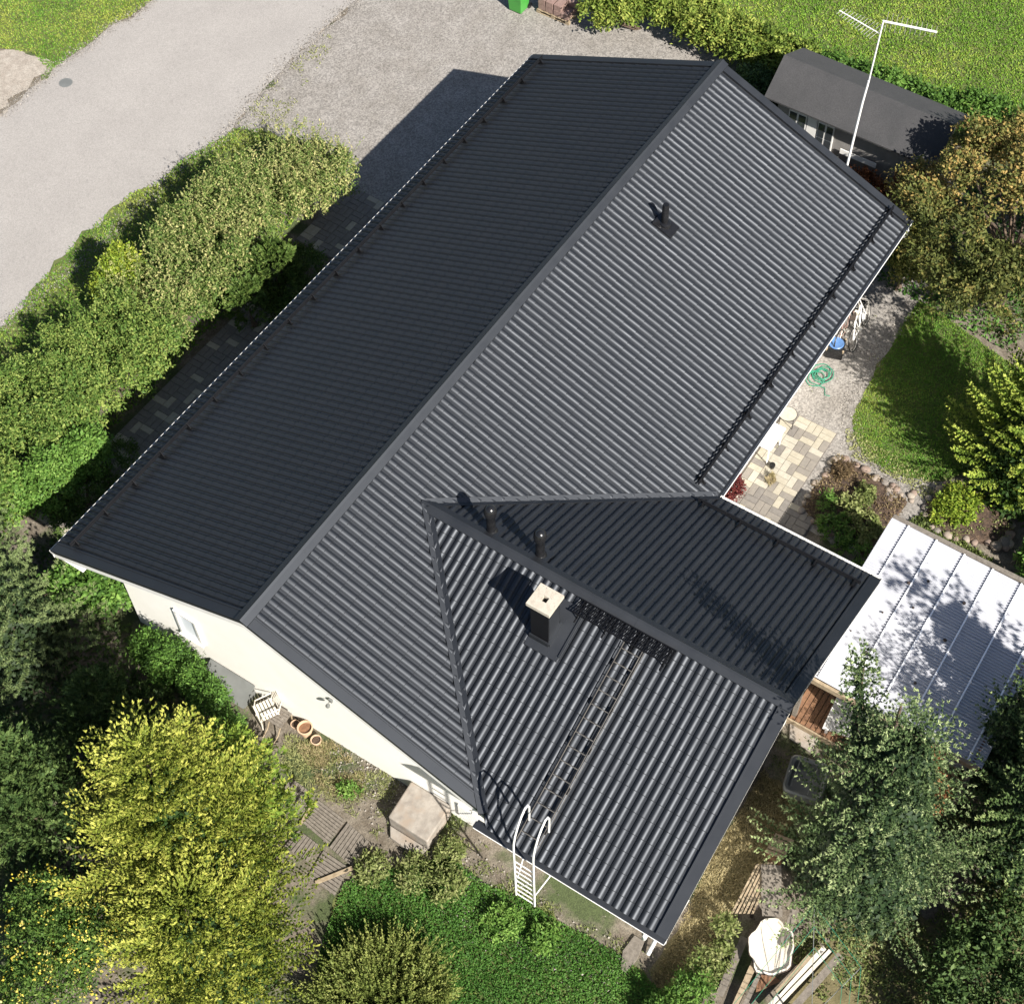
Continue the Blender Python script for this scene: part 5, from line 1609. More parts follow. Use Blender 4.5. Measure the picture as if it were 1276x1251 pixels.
def grit(name, pts, n, spread, m, seed, label, size=0.035, closed=False):
    rng = np.random.default_rng(seed)
    P = np.array(pts, float)
    seg = np.diff(P, axis=0); ln = np.hypot(seg[:, 0], seg[:, 1]); cum = np.concatenate([[0], np.cumsum(ln)])
    t = rng.uniform(0, cum[-1], n)
    i = np.clip(np.searchsorted(cum, t) - 1, 0, len(ln) - 1)
    q = P[i] + seg[i] * ((t - cum[i]) / ln[i])[:, None]
    nr = np.stack([-seg[i, 1], seg[i, 0]], 1) / ln[i][:, None]
    q = q + nr * (rng.normal(size=n) * spread)[:, None]
    c = rdir(n, rng) * 0.35 + np.array([0, 0, 1.0])
    D = rdir(n, rng) * np.array([1, 1, 0.25])
    s_ = size * rng.uniform(0.4, 1.4, n)
    o_ = leaves(name, m, np.stack([q[:, 0], q[:, 1], np.full(n, 0.026) + s_ * 0.2], 1), D, c, s_, s_ * 0.8, rng.uniform(0, 1, n))
    return tag(o_, label, kind='stuff')


M['grit'] = leafmat('grit_stone', (0.10, 0.09, 0.08), (0.21, 0.19, 0.17), (0.36, 0.33, 0.29), rough=0.9, transl=0.0)
edgeR = [(21.20,13.85),(20.58,13.85),(19.23,13.81),(17.91,13.83),(16.72,13.70),(15.53,13.56),(14.67,13.46),(13.75,13.41),(12.90,13.69),(11.79,13.64),(11.23,13.53),(10.30,13.62),(9.57,13.46),(8.81,13.54),(7.97,13.55),(7.11,13.63),(6.11,13.63),(5.44,13.66)]
edgeL = [(11.35,19.38),(12.14,19.40),(13.10,19.45),(14.25,19.45),(15.19,19.35),(16.22,19.39),(16.67,19.13),(17.76,19.11)]
grit('road_grit', edgeR, 5000, 0.16, M['grit'], 61, 'loose grit along the hedge side edge of the road')
grit('road_grit', edgeL, 2600, 0.14, M['grit'], 62, 'loose grit along the far side edge of the road')
grit('yard_grit', [(19.4, -6.0), (17.5, -6.0), (15.4, -6.1), (14.8, -6.3), (14.0, -6.9), (13.75, -8.0), (14.0, -9.2)], 2200, 0.15, M['grit'], 63, 'loose gravel spilling onto the lawn edge', 0.03)
grit('wall_grit', [(0.6, -0.8), (0.5, -2.6), (-0.4, -4.6), (-0.5, -6.5), (-0.4, -8.8)], 2600, 0.35, M['grit'], 64, 'pebbles along the foot of the wing wall', 0.04)
mc = MB().lathe((13.43,18.76) + (0.012,), [(0.20, 0), (0.20, 0.006), (0.01, 0.007)], 20).build('drain_cover', M['zinc'], None, loc=(13.43,18.76) + (0.012,))
tag(mc, 'small dark round cover set in the pale road', 'drain cover')

# bed plants
shrub('bed_plant', 'low green plant in the middle of the brown bed', 'plant', (12.75, -7.75, 0.1), [((12.75, -7.75, 0.15), (0.35, 0.28, 0.22))], 900, M['weed_leaf'], 0.09, 0.04, 0.08, 21, stem=False, part='foliage')
shrub('bed_plant', 'yellow green leafy plant at the canopy corner of the brown bed', 'plant', (11.9, -8.05, 0.1), [((11.95, -8.1, 0.16), (0.45, 0.42, 0.2)), ((12.4, -7.45, 0.12), (0.25, 0.3, 0.15))], 1600, M['weed_leaf'], 0.10, 0.05, 0.08, 22, stem=False, part='foliage', tbias=0.15)
shrub('bed_plant', 'low grassy green tuft at the left of the brown bed', 'plant', (12.15, -7.05, 0.1), [((12.15, -7.05, 0.12), (0.3, 0.22, 0.16))], 700, M['bright_leaf'], 0.09, 0.025, 0.08, 23, stem=False, part='foliage')
shrub('bed_plant', 'dark wilted plant at the far tip of the brown bed', 'plant', (13.15, -6.95, 0.1), [((13.2, -6.95, 0.14), (0.3, 0.25, 0.18))], 700, M['dry_brown'], 0.09, 0.03, 0.08, 24, stem=False, part='foliage', tbias=-0.2)
shrub('bed_plant', 'dense green cushion plant in the shaded end of the brown bed', 'plant', (11.6, -7.6, 0.1), [((11.55, -7.6, 0.12), (0.5, 0.5, 0.2)), ((11.2, -8.3, 0.12), (0.5, 0.4, 0.2))], 2400, M['bright_leaf'], 0.07, 0.04, 0.08, 25, stem=False, part='foliage')
shrub('bed_plant', 'bright yellow green bushy plant in the reddish stone bed', 'plant', (13.75, -9.75, 0.1), [((13.75, -9.8, 0.25), (0.55, 0.48, 0.32)), ((13.4, -9.55, 0.15), (0.35, 0.3, 0.2))], 3600, M['lime_leaf'], 0.085, 0.04, 0.10, 26, stem=False, part='foliage')
tuftfield('bed_ground_plants', BED1, 2600, M['dry_brown'], 0.07, 0.025, 27, dens=0.2, z=0.1, patch=4, label='brownish low plants covering the bed soil')
tuftfield('bed_ground_plants', BED2, 1200, M['weed_leaf'], 0.07, 0.03, 28, dens=0.45, z=0.1, patch=4, label='sparse low plants in the reddish stone bed')

# long mixed hedge on the left
def hedge_blobs(x0_, x1_, y0_, y1_, h, step, rng, hj=0.25):
    b = []
    nx = max(1, int((x1_ - x0_) / step)); ny = max(1, int((y1_ - y0_) / step))
    for i in range(nx):
        for j in range(ny):
            cx, cy = x0_ + (i + 0.5) * (x1_ - x0_) / nx + rng.uniform(-0.2, 0.2), y0_ + (j + 0.5) * (y1_ - y0_) / ny + rng.uniform(-0.15, 0.15)
            hh_ = h * rng.uniform(0.82, 1.12)
            b.append(((cx, cy, hh_ * 0.52), (step * 0.62 * rng.uniform(0.85, 1.2), step * 0.62 * rng.uniform(0.85, 1.2), hh_ * 0.5)))
    return b


hrng = np.random.default_rng(77)
hg = [(12.3, 14.3, 8.4, 10.7, 2.1, 'hedge_leaf', 'broad cream and green shrub at the drive end of the hedge', 0.12),
      (9.6, 12.5, 8.9, 11.1, 2.3, 'hedge_leaf', 'cream tipped shrub third from the drive end of the hedge, behind dark cypresses', 0.06),
      (6.9, 9.8, 8.6, 11.1, 2.3, 'hedge_leaf', 'variegated shrub in the middle of the hedge by the dark paved path', 0.02),
      (4.1, 7.1, 8.4, 11.0, 2.25, 'hedge_green', 'mid green shrub of the hedge next to the dark paved path', 0.12),
      (0.8, 4.3, 8.6, 11.2, 2.2, 'hedge_green', 'green shrub at the left frame edge end of the hedge', 0.05),
      (-2.0, 1.0, 8.9, 11.4, 2.1, 'hedge_green', 'dark green shrub beyond the left frame edge end of the hedge', -0.05)]
for k, (a, b_, c_, d_, h, mm, lb_, tb_v) in enumerate(hg):
    bl = hedge_blobs(a, b_, c_, d_, h, 0.62, hrng)
    shrub('hedge_shrub', lb_, 'shrub', ((a + b_) / 2, (c_ + d_) / 2, 0), bl, int(27500 * (b_ - a) / 2.9), M[mm], 0.085, 0.042, 0.15, 100 + k, 'shrubs of the mixed hedge along the road', tbias=tb_v, lo=-0.2, up=0.3)
def shoots(parent_name, x0_, x1_, y0_, y1_, zt_, n, m, seed, L=0.075, W=0.035):
    """long shoots that stick out of a crown, with leaves along them"""
    rng = np.random.default_rng(seed)
    k = 11
    b0 = np.stack([rng.uniform(x0_, x1_, n), rng.uniform(y0_, y1_, n), zt_ + rng.uniform(-0.25, 0.05, n)], 1)
    d = unit(rng.normal(size=(n, 3)) * 0.45 + np.array([0, 0, 1.0]))
    h = rng.uniform(0.25, 0.6, n)
    q = np.linspace(0.1, 1, k)
    P = (b0[:, None, :] + d[:, None, :] * (q[None, :, None] * h[:, None, None])).reshape(-1, 3)
    D = unit(np.repeat(d, k, 0) * 0.6 + rng.normal(size=(n * k, 3)) * 0.7)
    N = unit(rng.normal(size=(n * k, 3)) * 0.6 + np.array([0, 0, 1.0]))
    T = np.repeat(rng.uniform(0.3, 0.65, n), k) + rng.uniform(0, 0.35, n * k)
    leaves('shoots', m, P, D, N, L * rng.uniform(0.6, 1.2, n * k), W * rng.uniform(0.7, 1.2, n * k), T, parent=bpy.data.objects[parent_name])


for k, (a, b_, c_, d_, h, mm, lb_, tb_v) in enumerate(hg):
    shoots('hedge_shrub' + ('.%03d' % k if k else ''), a + 0.1, b_ - 0.1, c_ + 0.1, d_ - 0.1, h * 0.98, 260, M[mm], 150 + k)
shrub('lime_shrub', 'bright lime yellow shrub at the road side of the hedge', 'shrub', (7.7, 11.0, 0), [((7.75, 11.0, 1.4), (0.55, 0.5, 1.15)), ((7.35, 11.2, 1.1), (0.5, 0.4, 0.9))], 9000, M['lime_leaf'], 0.085, 0.042, 0.13, 120, tbias=0.1)
shrub('bright_shrub', 'bright green shrub lit by the sun between hedge and conifers', 'shrub', (2.5, 8.0, 0), [((2.2, 8.35, 1.15), (0.7, 0.55, 1.05)), ((3.2, 8.3, 1.0), (0.6, 0.5, 0.9)), ((1.5, 8.9, 0.9), (0.6, 0.55, 0.85))], 15000, M['bright_leaf'], 0.085, 0.05, 0.13, 121, tbias=0.05)
shrub('clipped_cypress', 'dark green rounded cypress, the taller of the two by the hedge', 'shrub', (10.2, 8.15, 0), [((10.25, 8.2, 1.0), (0.55, 0.5, 1.0)), ((10.5, 8.25, 0.8), (0.5, 0.42, 0.75))], 13000, M['cypress_leaf'], 0.09, 0.03, 0.16, 122, fan=True, up=0.6, stem=True)
shrub('clipped_cypress', 'dark green rounded cypress, the lower of the two by the hedge', 'shrub', (9.05, 8.15, 0), [((9.05, 8.15, 0.85), (0.5, 0.45, 0.85))], 8000, M['cypress_leaf'], 0.09, 0.03, 0.16, 123, fan=True, up=0.6, stem=True)
shrub('shaded_shrub', 'low dark shrub in the shade under the house eave, left end of the path', 'shrub', (3.1, 7.9, 0), [((2.6, 7.9, 0.45), (0.7, 0.5, 0.5)), ((3.6, 8.05, 0.45), (0.7, 0.5, 0.5)), ((1.9, 7.9, 0.35), (0.5, 0.4, 0.4))], 9000, M['cypress_leaf'], 0.07, 0.03, 0.10, 124)
shrub('shaded_shrub', 'low dark shrub in the shade beside the path below the dark cypresses', 'shrub', (10.7, 7.9, 0), [((10.2, 7.8, 0.4), (0.7, 0.5, 0.45)), ((11.2, 8.1, 0.4), (0.7, 0.55, 0.45)), ((9.8, 7.7, 0.3), (0.5, 0.4, 0.35))], 9000, M['cypress_leaf'], 0.07, 0.03, 0.10, 125)

# hedge at the back
h2 = [((24.0, 7.0), (25.5, 4.6), 0.05, 'back hedge section behind the gravel drive, sunlit and leafy'), ((25.3, 4.6), (25.0, 2.2), 0.1, 'back hedge section above the far roof corner, yellow green'),
      ((24.9, 2.2), (25.1, -0.3), 0.0, 'back hedge section behind the left end of the shed'), ((25.1, -0.3), (25.4, -3.0), -0.1, 'darker back hedge section behind the middle of the shed'),
      ((25.4, -3.0), (26.0, -6.2), -0.12, 'dark back hedge section at the right frame edge beyond the shed')]
for k, (p0, p1, tb_v, lb_) in enumerate(h2):
    rng = np.random.default_rng(200 + k)
    bl = []
    for i in range(7):
        for j in (-0.28, 0.28):
            f_ = (i + 0.5) / 7
            x = p0[0] + (p1[0] - p0[0]) * f_ + rng.uniform(-0.15, 0.15) + j; y = p0[1] + (p1[1] - p0[1]) * f_ + rng.uniform(-0.1, 0.1)
            h = rng.uniform(1.25, 1.6)
            bl.append(((x, y, h * 0.52), (0.42, 0.42, h * 0.5)))
    shrub('back_hedge', lb_, 'hedge', ((p0[0] + p1[0]) / 2, (p0[1] + p1[1]) / 2, 0), bl, 15000, M['bright_leaf'] if k > 2 else M['bush_leaf'], 0.12, 0.06, 0.15, 210 + k, 'leafy hedge sections along the field', tbias=tb_v, lo=-0.2)

# golden cypress (foreground left)
gt = thing('golden_cypress', 'huge golden yellow feathery conifer in the lower left foreground', 'tree', (-3.3, -0.4, 0))
rng = np.random.default_rng(301)
def cone_blobs(cx, cy, H, R, rng, n=60, z0=0.4, top=0.25, rb=0.55, lean=(0, 0)):
    out = []
    for i in range(n):
        f = (i + 0.5) / n
        z = z0 + (H - z0) * (1 - (1 - f) ** 0.8)
        g_ = 1 - (z - z0) / (H - z0)
        rad = R * (g_ ** 0.7) * rng.uniform(0.62, 0.98)
        a = i * 2.399 + rng.uniform(-0.3, 0.3)
        s_ = rb * (0.5 + 0.5 * g_) * rng.uniform(0.8, 1.25)
        rr_ = max(rad - s_ * 0.5, 0)
        out.append(((cx + lean[0] * z / H + rr_ * math.cos(a), cy + lean[1] * z / H + rr_ * math.sin(a), z), (s_, s_, s_ * 0.75)))
    return out
gk = dict(tw_len=0.50, tw_ang=0.8, bl=0.088, bw=0.033, spread=0.45, sag=0.1, blades=4, tf_sp=0.078, tone0=0.12)
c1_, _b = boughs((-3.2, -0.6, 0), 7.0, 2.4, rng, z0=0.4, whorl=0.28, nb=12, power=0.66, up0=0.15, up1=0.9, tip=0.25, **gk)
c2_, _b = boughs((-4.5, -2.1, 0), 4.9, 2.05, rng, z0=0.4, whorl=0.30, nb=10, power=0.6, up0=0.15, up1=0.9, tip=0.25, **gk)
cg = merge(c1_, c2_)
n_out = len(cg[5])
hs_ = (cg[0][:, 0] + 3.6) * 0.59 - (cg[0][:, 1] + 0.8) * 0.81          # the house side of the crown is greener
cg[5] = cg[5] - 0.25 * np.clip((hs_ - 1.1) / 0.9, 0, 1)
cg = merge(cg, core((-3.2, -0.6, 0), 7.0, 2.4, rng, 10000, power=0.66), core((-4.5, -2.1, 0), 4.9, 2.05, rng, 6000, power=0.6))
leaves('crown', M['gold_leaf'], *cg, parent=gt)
trunk_mesh([(-3.2, -0.6, 0), (-3.2, -0.6, 3), (-3.2, -0.6, 6.4)], [0.2, 0.12, 0.02], gt, M['bark'])
trunk_mesh([(-4.5, -2.1, 0), (-4.5, -2.1, 2.5), (-4.5, -2.1, 4.4)], [0.15, 0.1, 0.02], gt, M['bark'])
# greener shoulder of the conifer toward the gable
shrub('green_cypress', 'greener feathery conifer between the golden one and the gable', 'tree', (-1.35, 0.25, 0), cone_blobs(-1.35, 0.2, 3.0, 1.0, rng, 26, rb=0.5) + cone_blobs(-1.9, -0.9, 2.9, 0.95, rng, 20, rb=0.5), 26000, M['gold_green'], 0.10, 0.03, 0.28, 303, fan=True, up=0.5, per=30, tbias=-0.12)
shrub('leafy_bush', 'loose green leafy bush in front of the grey cellar hatch', 'shrub', (-0.25, 1.75, 0), [((-0.2, 1.75, 0.8), (0.42, 0.4, 0.75)), ((-0.5, 1.1, 0.6), (0.45, 0.4, 0.55)), ((0.0, 2.3, 0.9), (0.3, 0.3, 0.6))], 9000, M['bright_leaf'], 0.08, 0.035, 0.13, 304, tbias=-0.1)
shrub('leafy_bush', 'dark green bush against the wall below the small gable window', 'shrub', (0.1, 3.2, 0), [((0.1, 3.1, 0.75), (0.5, 0.5, 0.75)), ((0.2, 3.75, 0.6), (0.4, 0.4, 0.6)), ((0.3, 2.75, 0.5), (0.3, 0.3, 0.5))], 10000, M['bright_leaf'], 0.075, 0.035, 0.12, 305, tbias=-0.12)
shrub('leafy_bush', 'bright green broad leaved bush at the left house corner', 'shrub', (0.6, 5.5, 0), [((0.55, 5.4, 1.2), (0.4, 0.45, 0.75)), ((0.2, 5.9, 1.3), (0.45, 0.45, 0.8)), ((0.9, 5.2, 0.7), (0.3, 0.3, 0.5))], 7500, M['bright_leaf'], 0.10, 0.07, 0.13, 306, tbias=-0.05)

# pine at the left edge
pt = thing('pine_tree', 'grey green pine with round needle tufts at the left frame edge', 'tree', (-1.2, 5.6, 0))
rng = np.random.default_rng(310)
pb = cone_blobs(-1.35, 6.1, 5.6, 1.6, rng, 80, z0=0.8, rb=0.42)
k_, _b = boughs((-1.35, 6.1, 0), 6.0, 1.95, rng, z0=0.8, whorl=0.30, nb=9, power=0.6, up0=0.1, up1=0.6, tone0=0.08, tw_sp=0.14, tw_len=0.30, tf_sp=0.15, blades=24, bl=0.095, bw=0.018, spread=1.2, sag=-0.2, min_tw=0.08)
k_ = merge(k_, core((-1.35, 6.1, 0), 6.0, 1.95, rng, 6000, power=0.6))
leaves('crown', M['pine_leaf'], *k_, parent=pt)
trunk_mesh([(-1.35, 6.1, 0), (-1.35, 6.1, 3), (-1.35, 6.1, 5.6)], [0.16, 0.1, 0.02], pt, M['bark'])
for i in range(30):
    b = pb[i * 2]
    MB().tube([(-1.35, 6.1, b[0][2] * 0.9), b[0]], [0.03, 0.012], 5).build('branch', M['bark'], pt)
# dense juniper below it
rng = np.random.default_rng(311)
shrub('juniper', 'dense dark green juniper at the left frame edge below the pine', 'tree', (-3.9, 3.3, 0), cone_blobs(-4.0, 3.35, 4.3, 1.35, rng, 60, rb=0.55) , 40000, M['juniper_leaf'], 0.08, 0.034, 0.2, 312, fan=True, up=0.6, per=28, tbias=0.05)
shrub('dark_conifer', 'dark shaded conifer between the juniper and the golden tree', 'tree', (-1.9, 3.2, 0), cone_blobs(-1.7, 3.3, 2.6, 1.2, rng, 40, rb=0.5), 20000, M['juniper_leaf'], 0.085, 0.03, 0.22, 313, fan=True, up=0.4, per=28, tbias=-0.1)
# yellow flowering shrub bottom left
shrub('flowering_shrub', 'shrub dotted with small yellow flowers in the bottom left corner', 'shrub', (-5.9, 0.9, 0), [((-5.9, 0.9, 0.9), (1.1, 0.9, 0.9)), ((-5.3, 0.4, 0.8), (0.8, 0.7, 0.8)), ((-5.4, 1.6, 0.8), (0.7, 0.7, 0.8)), ((-6.8, 0.4, 0.9), (1.0, 0.9, 0.9))], 24000, M['hedge_green'], 0.07, 0.035, 0.13, 320, tbias=-0.1)
fs_t = bpy.data.objects['flowering_shrub']
c = blob_crown([((-5.9, 0.9, 0.93), (1.12, 0.92, 0.93)), ((-5.3, 0.4, 0.83), (0.82, 0.72, 0.83)), ((-5.4, 1.6, 0.83), (0.72, 0.72, 0.83)), ((-6.8, 0.4, 0.93), (1.0, 0.9, 0.93))], 1500, 0.05, 0.045, 0.16, np.random.default_rng(5), per=15, shell=(0.9, 1.06), lo=0.0)
o = leaves('flowers', M['flower_leaf'], *c, parent=fs_t)
# feathery shrub at the bottom
def feather(name, label, loc, R, H, n, m, seed, per=42):
    """plumes: long arching stems with short side leaflets"""
    rng = np.random.default_rng(seed)
    t = thing(name, label, 'shrub', loc)
    Ps, Ds, Ns, Ls, Ws, Ts = [], [], [], [], [], []
    for i in range(n):
        a = rng.uniform(0, 2 * PI); r0 = math.sqrt(rng.uniform(0, 1)) * R * 0.75
        base_ = np.array([loc[0] + r0 * math.cos(a), loc[1] + r0 * math.sin(a), H * 0.35 * rng.uniform(0.6, 1.2)])
        d = np.array([math.cos(a) * (0.25 + 0.8 * r0 / R), math.sin(a) * (0.25 + 0.8 * r0 / R), 1.0]) + rng.normal(size=3) * 0.65
        d /= np.linalg.norm(d)
        h = H * rng.uniform(0.4, 0.75)
        s_ = np.linspace(0.1, 1, per)
        pos = base_ + d * (s_ * h)[:, None]
        pos[:, :2] += np.array([math.cos(a), math.sin(a)]) * (s_ ** 2 * h * 0.25)[:, None]
        sd_ = unit(np.cross(np.tile(d, (per, 1)), rng.normal(size=(per, 3))))
        Ps.append(pos); Ds.append(d * 0.9 + sd_ * 0.7); Ns.append(rng.normal(size=(per, 3)))
        Ls.append(0.11 * (1.1 - s_ * 0.6)); Ws.append(np.full(per, 0.028)); Ts.append(rng.uniform(0, 0.3) + s_ * 0.35 + rng.uniform(0, 0.3, per))
    leaves('foliage', m, *[np.concatenate(q) for q in (Ps, Ds, Ns, Ls, Ws, Ts)], parent=t)
    return t
feather('feathery_shrub', 'feathery grey green shrub at the bottom edge beside the ground cover', (-3.35, -5.1, 0), 1.45, 0.95, 1500, M['willow_leaf'], 330, per=30)
# edge plants near the concrete block and ladder
for k, (x, y, r_, h_, mm, lb_) in enumerate(((-0.75, -4.0, 0.42, 0.35, 'weed_leaf', 'yellow green weeds in front of the concrete block'), (-0.6, -4.7, 0.38, 0.45, 'weed_leaf', 'leafy weeds right of the concrete block'),
                                          (0.0, -4.35, 0.3, 0.4, 'weed_leaf', 'tall grassy weeds tight beside the concrete block'), (-0.62, -6.1, 0.36, 0.35, 'bright_leaf', 'dark green weed clump left of the wall ladder'),
                                          (-0.45, -7.0, 0.3, 0.3, 'bright_leaf', 'small green weed clump right of the wall ladder'), (-1.1, -3.2, 0.35, 0.3, 'weed_leaf', 'weeds between the deck tiles and the concrete block'),
                                          (0.0, -1.75, 0.2, 0.22, 'bright_leaf', 'single green plant on the soil by the deck tiles'))):
    shrub('weed_clump', lb_, 'weeds', (x, y, 0), [((x, y, h_ * 0.5), (r_, r_, h_ * 0.55))], 1300 if r_ > 0.25 else 400, M[mm], 0.08, 0.035, 0.09, 340 + k, stem=False, part='foliage', tbias=0.1)
shrub('pale_shrub', 'small pale leaved shrub at the wing corner by the board pile', 'shrub', (1.35, -10.05, 0), [((1.6, -10.02, 0.5), (0.22, 0.2, 0.3)), ((1.1, -10.2, 0.3), (0.3, 0.25, 0.3)), ((0.6, -10.05, 0.35), (0.45, 0.35, 0.35))], 3000, M['weed_leaf'], 0.08, 0.045, 0.09, 350, tbias=0.1)
shrub('bright_shrub', 'bright green shrub at the bottom edge left of the boards', 'shrub', (0.15, -10.2, 0), [((0.1, -10.1, 0.4), (0.6, 0.45, 0.4)), ((-0.5, -9.9, 0.4), (0.5, 0.45, 0.4))], 6000, M['bright_leaf'], 0.07, 0.035, 0.1, 351)

# spruces on the right
sp_ = thing('spruce_tree', 'big pale tipped spruce between the wing roof and the board pile', 'tree', (4.1, -11.7, 0))
rng = np.random.default_rng(401)
ca, ba = boughs((4.0, -11.9, 0), 7.8, 2.4, rng, z0=0.7, whorl=0.42, nb=8, power=0.72, lean=(0, 0.25), up0=-0.05, up1=0.55, tip=0.22, wood=0.12, tone0=0.05, tw_len=0.42)
cb_, bb_ = boughs((4.12, -10.9, 5.2), 2.8, 0.42, rng, z0=0.1, whorl=0.24, nb=5, power=0.8, lean=(0.25, 0.55), up0=0.2, up1=0.7)
leaves('crown', M['spruce_leaf'], *merge(ca, cb_, core((4.0, -11.9, 0), 7.8, 2.4, rng, 12000, lean=(0, 0.2), power=0.75), core((4.12, -10.9, 5.2), 2.8, 0.3, rng, 350, lean=(0.25, 0.55), z0=0.0, L=0.12, W=0.07)), parent=sp_)
ba.build('branches', M['bark'], sp_)['kind'] = 'stuff'
trunk_mesh([(4.08, -11.7, 0), (4.08, -11.5, 4), (4.08, -11.3, 7.7)], [0.19, 0.11, 0.02], sp_, M['bark'])
trunk_mesh([(4.08, -11.4, 4.2), (4.15, -10.8, 5.2), (4.32, -10.45, 7.9)], [0.07, 0.05, 0.01], sp_, M['bark'])
s2 = thing('spruce_tree', 'dark spruce at the right frame edge over the corrugated canopy', 'tree', (5.9, -13.9, 0))
rng = np.random.default_rng(402)
cc, bc = boughs((6.2, -14.5, 0), 6.4, 2.2, rng, z0=0.8, whorl=0.44, nb=7, power=0.7, up0=-0.05, up1=0.55, blades=7, wood=0.1)
cd_, bd_ = boughs((7.6, -13.2, 0), 4.9, 1.35, rng, z0=0.8, whorl=0.36, nb=6, power=0.8, up0=0.0, up1=0.6)
leaves('crown', M['spruce_dark'], *merge(cc, cd_, core((6.2, -14.5, 0), 6.4, 2.2, rng, 6500), core((7.6, -13.2, 0), 4.9, 1.35, rng, 3500)), parent=s2)
bc.build('branches', M['bark'], s2)['kind'] = 'stuff'
trunk_mesh([(6.2, -14.5, 0), (6.2, -14.5, 6.0)], [0.17, 0.02], s2, M['bark'])
trunk_mesh([(7.6, -13.2, 0), (7.6, -13.2, 4.7)], [0.12, 0.02], s2, M['bark'])
# trees beyond the right frame edge whose shade falls on the canopy
s3 = thing('spruce_tree', 'tall spruce outside the right edge shading the corrugated canopy', 'tree', (6.9, -17.2, 0))
rng = np.random.default_rng(403)
ce, be_ = boughs((6.9, -17.2, 0), 9.0, 2.5, rng, z0=0.9, whorl=0.5, nb=6, power=0.7, tw_sp=0.18, tf_sp=0.16, blades=4, bl=0.16, bw=0.07)
ce = merge(ce, core((6.9, -17.2, 0), 9.0, 2.5, rng, 5000, L=0.35, W=0.25))
leaves('crown', M['spruce_dark'], *ce, parent=s3)
trunk_mesh([(6.9, -17.2, 0), (6.9, -17.2, 8.6)], [0.2, 0.03], s3, M['bark'])
shrub('rust_shrub', 'rust red shrub between the spruce tops and the canopy edge', 'shrub', (6.1, -11.9, 0), [((6.15, -11.95, 2.0), (0.4, 0.4, 0.5)), ((5.95, -12.3, 1.5), (0.4, 0.4, 0.5))], 5000, M['rust_leaf'], 0.06, 0.03, 0.1, 410)
shrub('laurel_bush', 'glossy green bush in the lower right corner', 'shrub', (3.1, -14.6, 0), [((3.2, -14.5, 0.8), (0.9, 0.8, 0.8)), ((2.2, -14.9, 0.7), (0.9, 0.9, 0.7)), ((4.2, -14.9, 0.8), (0.9, 0.8, 0.8)), ((3.0, -15.8, 0.9), (1.1, 0.9, 0.9))], 15000, M['juniper_leaf'], 0.10, 0.05, 0.17, 411, tbias=0.0)

# tree with turning leaves, top right
at_ = thing('autumn_tree', 'broad tree with orange and green turning leaves at the upper right', 'tree', (20.4, -8.0, 0))
rng = np.random.default_rng(501)
ab = []
for i in range(86):
    d = rng.normal(size=3); d /= np.linalg.norm(d)
    if d[2] < -0.3: d[2] *= -1
    s_ = rng.uniform(0.35, 0.68)
    ab.append(((20.6 + d[0] * 3.2 * rng.uniform(0.7, 1), -7.9 + d[1] * 3.4 * rng.uniform(0.7, 1), 2.7 + d[2] * 1.7 * rng.uniform(0.7, 1)), (s_, s_, s_ * 0.7)))
front = [b for b in ab]
c = blob_crown(ab, 66000, 0.105, 0.056, 0.15, rng, per=22, lo=-0.4, shell=(0.7, 1.15))
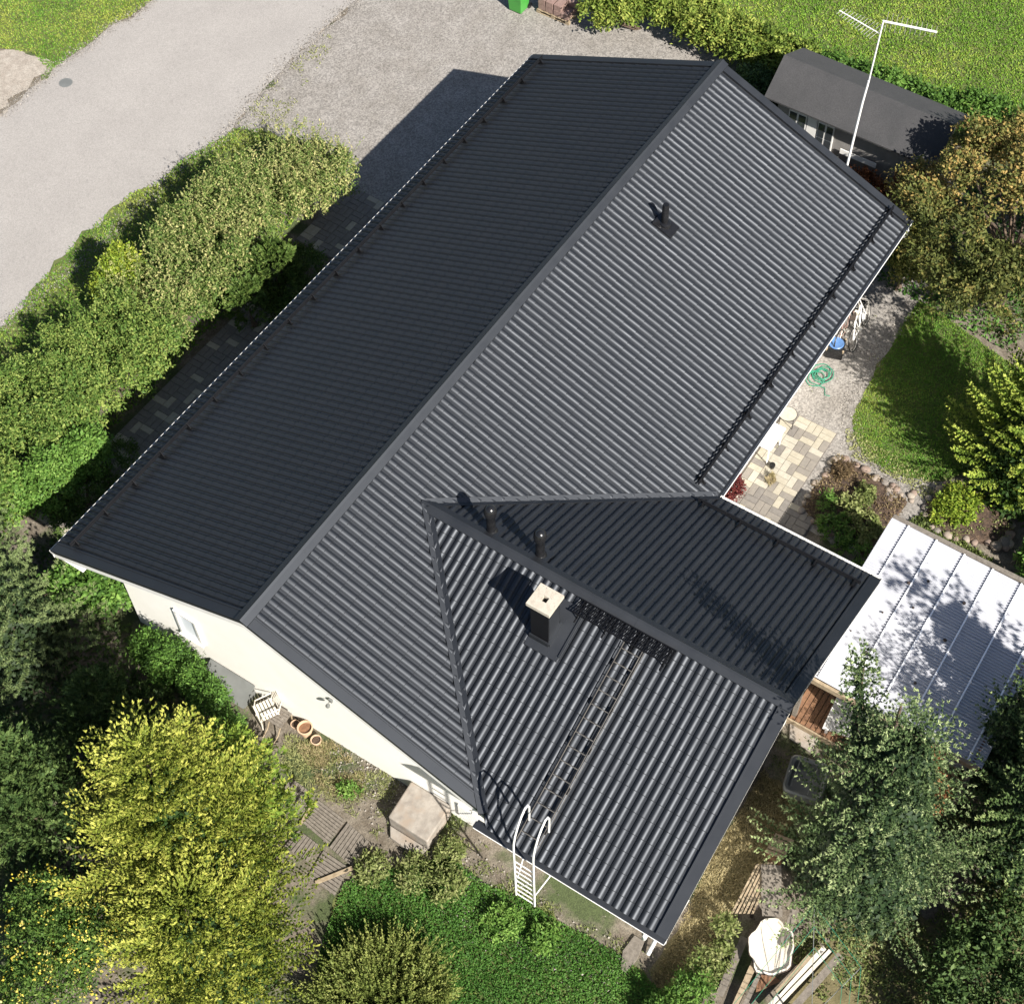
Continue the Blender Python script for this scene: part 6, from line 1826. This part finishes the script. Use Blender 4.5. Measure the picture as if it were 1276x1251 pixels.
# the sunny outer and upper leaves have turned more
T_ = c[5] - 0.04 + 0.2 * np.clip((c[0][:, 0] - 19.0) / 1.5, -0.6, 0.8)
c = list(c); c[5] = T_
leaves('crown', M['apple_leaf'], *c, parent=at_)
trunk_mesh([(20.4, -8.0, 0), (20.45, -8.0, 1.2), (20.5, -8.0, 2.6)], [0.2, 0.15, 0.08], at_, M['bark'])
for i in range(0, 60, 3):
    MB().tube([(20.45, -8.0, 1.3), ((20.45 + ab[i][0][0]) / 2, (-8.0 + ab[i][0][1]) / 2, ab[i][0][2] * 0.75), ab[i][0]], [0.06, 0.035, 0.012], 5).build('branch', M['bark'], at_)
shrub('leafy_bush', 'small green and reddish bush at the far right roof corner', 'shrub', (19.4, -5.5, 0), [((19.5, -5.6, 1.1), (0.6, 0.55, 0.7)), ((20.2, -5.2, 1.0), (0.6, 0.55, 0.7)), ((20.9, -4.9, 0.8), (0.5, 0.5, 0.6))], 11000, M['apple_green'], 0.09, 0.05, 0.14, 510)
# golden green cypress at the right edge
rng = np.random.default_rng(520)
gc = thing('garden_cypress', 'broad yellow green feathery cypress beside the oval lawn', 'tree', (15.6, -10.8, 0))
c, _b = boughs((15.6, -10.8, 0), 4.0, 2.05, rng, z0=0.3, whorl=0.24, nb=13, power=0.5, up0=0.2, up1=1.0, tip=0.2, **dict(gk, bw=0.045, tw_len=0.58))
c = merge(c, core((15.6, -10.8, 0), 4.0, 2.05, rng, 14000, z0=0.1, power=0.55, k=0.78))
leaves('crown', M['gold_green'], *c, parent=gc)
trunk_mesh([(15.6, -10.8, 0), (15.6, -10.8, 3.6)], [0.14, 0.02], gc, M['bark'])
shrub('leafy_bush', 'dark leafy bush at the right frame edge below the reddish stones', 'shrub', (13.0, -12.1, 0), [((13.2, -12.1, 0.45), (0.5, 0.5, 0.5)), ((12.3, -12.3, 0.4), (0.5, 0.5, 0.45)), ((14.0, -12.2, 0.5), (0.5, 0.5, 0.5))], 8000, M['bright_leaf'], 0.11, 0.06, 0.13, 522)
shrub('climbing_plant', 'dark red brown creeper in the shade along the shed front', 'plant', (21.9, -2.6, 0), [((21.7, -2.2, 0.5), (0.4, 0.7, 0.55)), ((21.7, -3.3, 0.6), (0.4, 0.7, 0.65)), ((21.9, -4.6, 0.9), (0.5, 0.6, 0.9))], 8000, M['rust_leaf'], 0.09, 0.05, 0.12, 530, tbias=-0.3)
shrub('leafy_bush', 'dark green bush between the far gable and the shed', 'shrub', (22.6, 1.4, 0), [((22.6, 1.5, 0.6), (0.8, 0.7, 0.65)), ((23.6, 1.2, 0.6), (0.8, 0.7, 0.65))], 9000, M['juniper_leaf'], 0.10, 0.05, 0.13, 531)
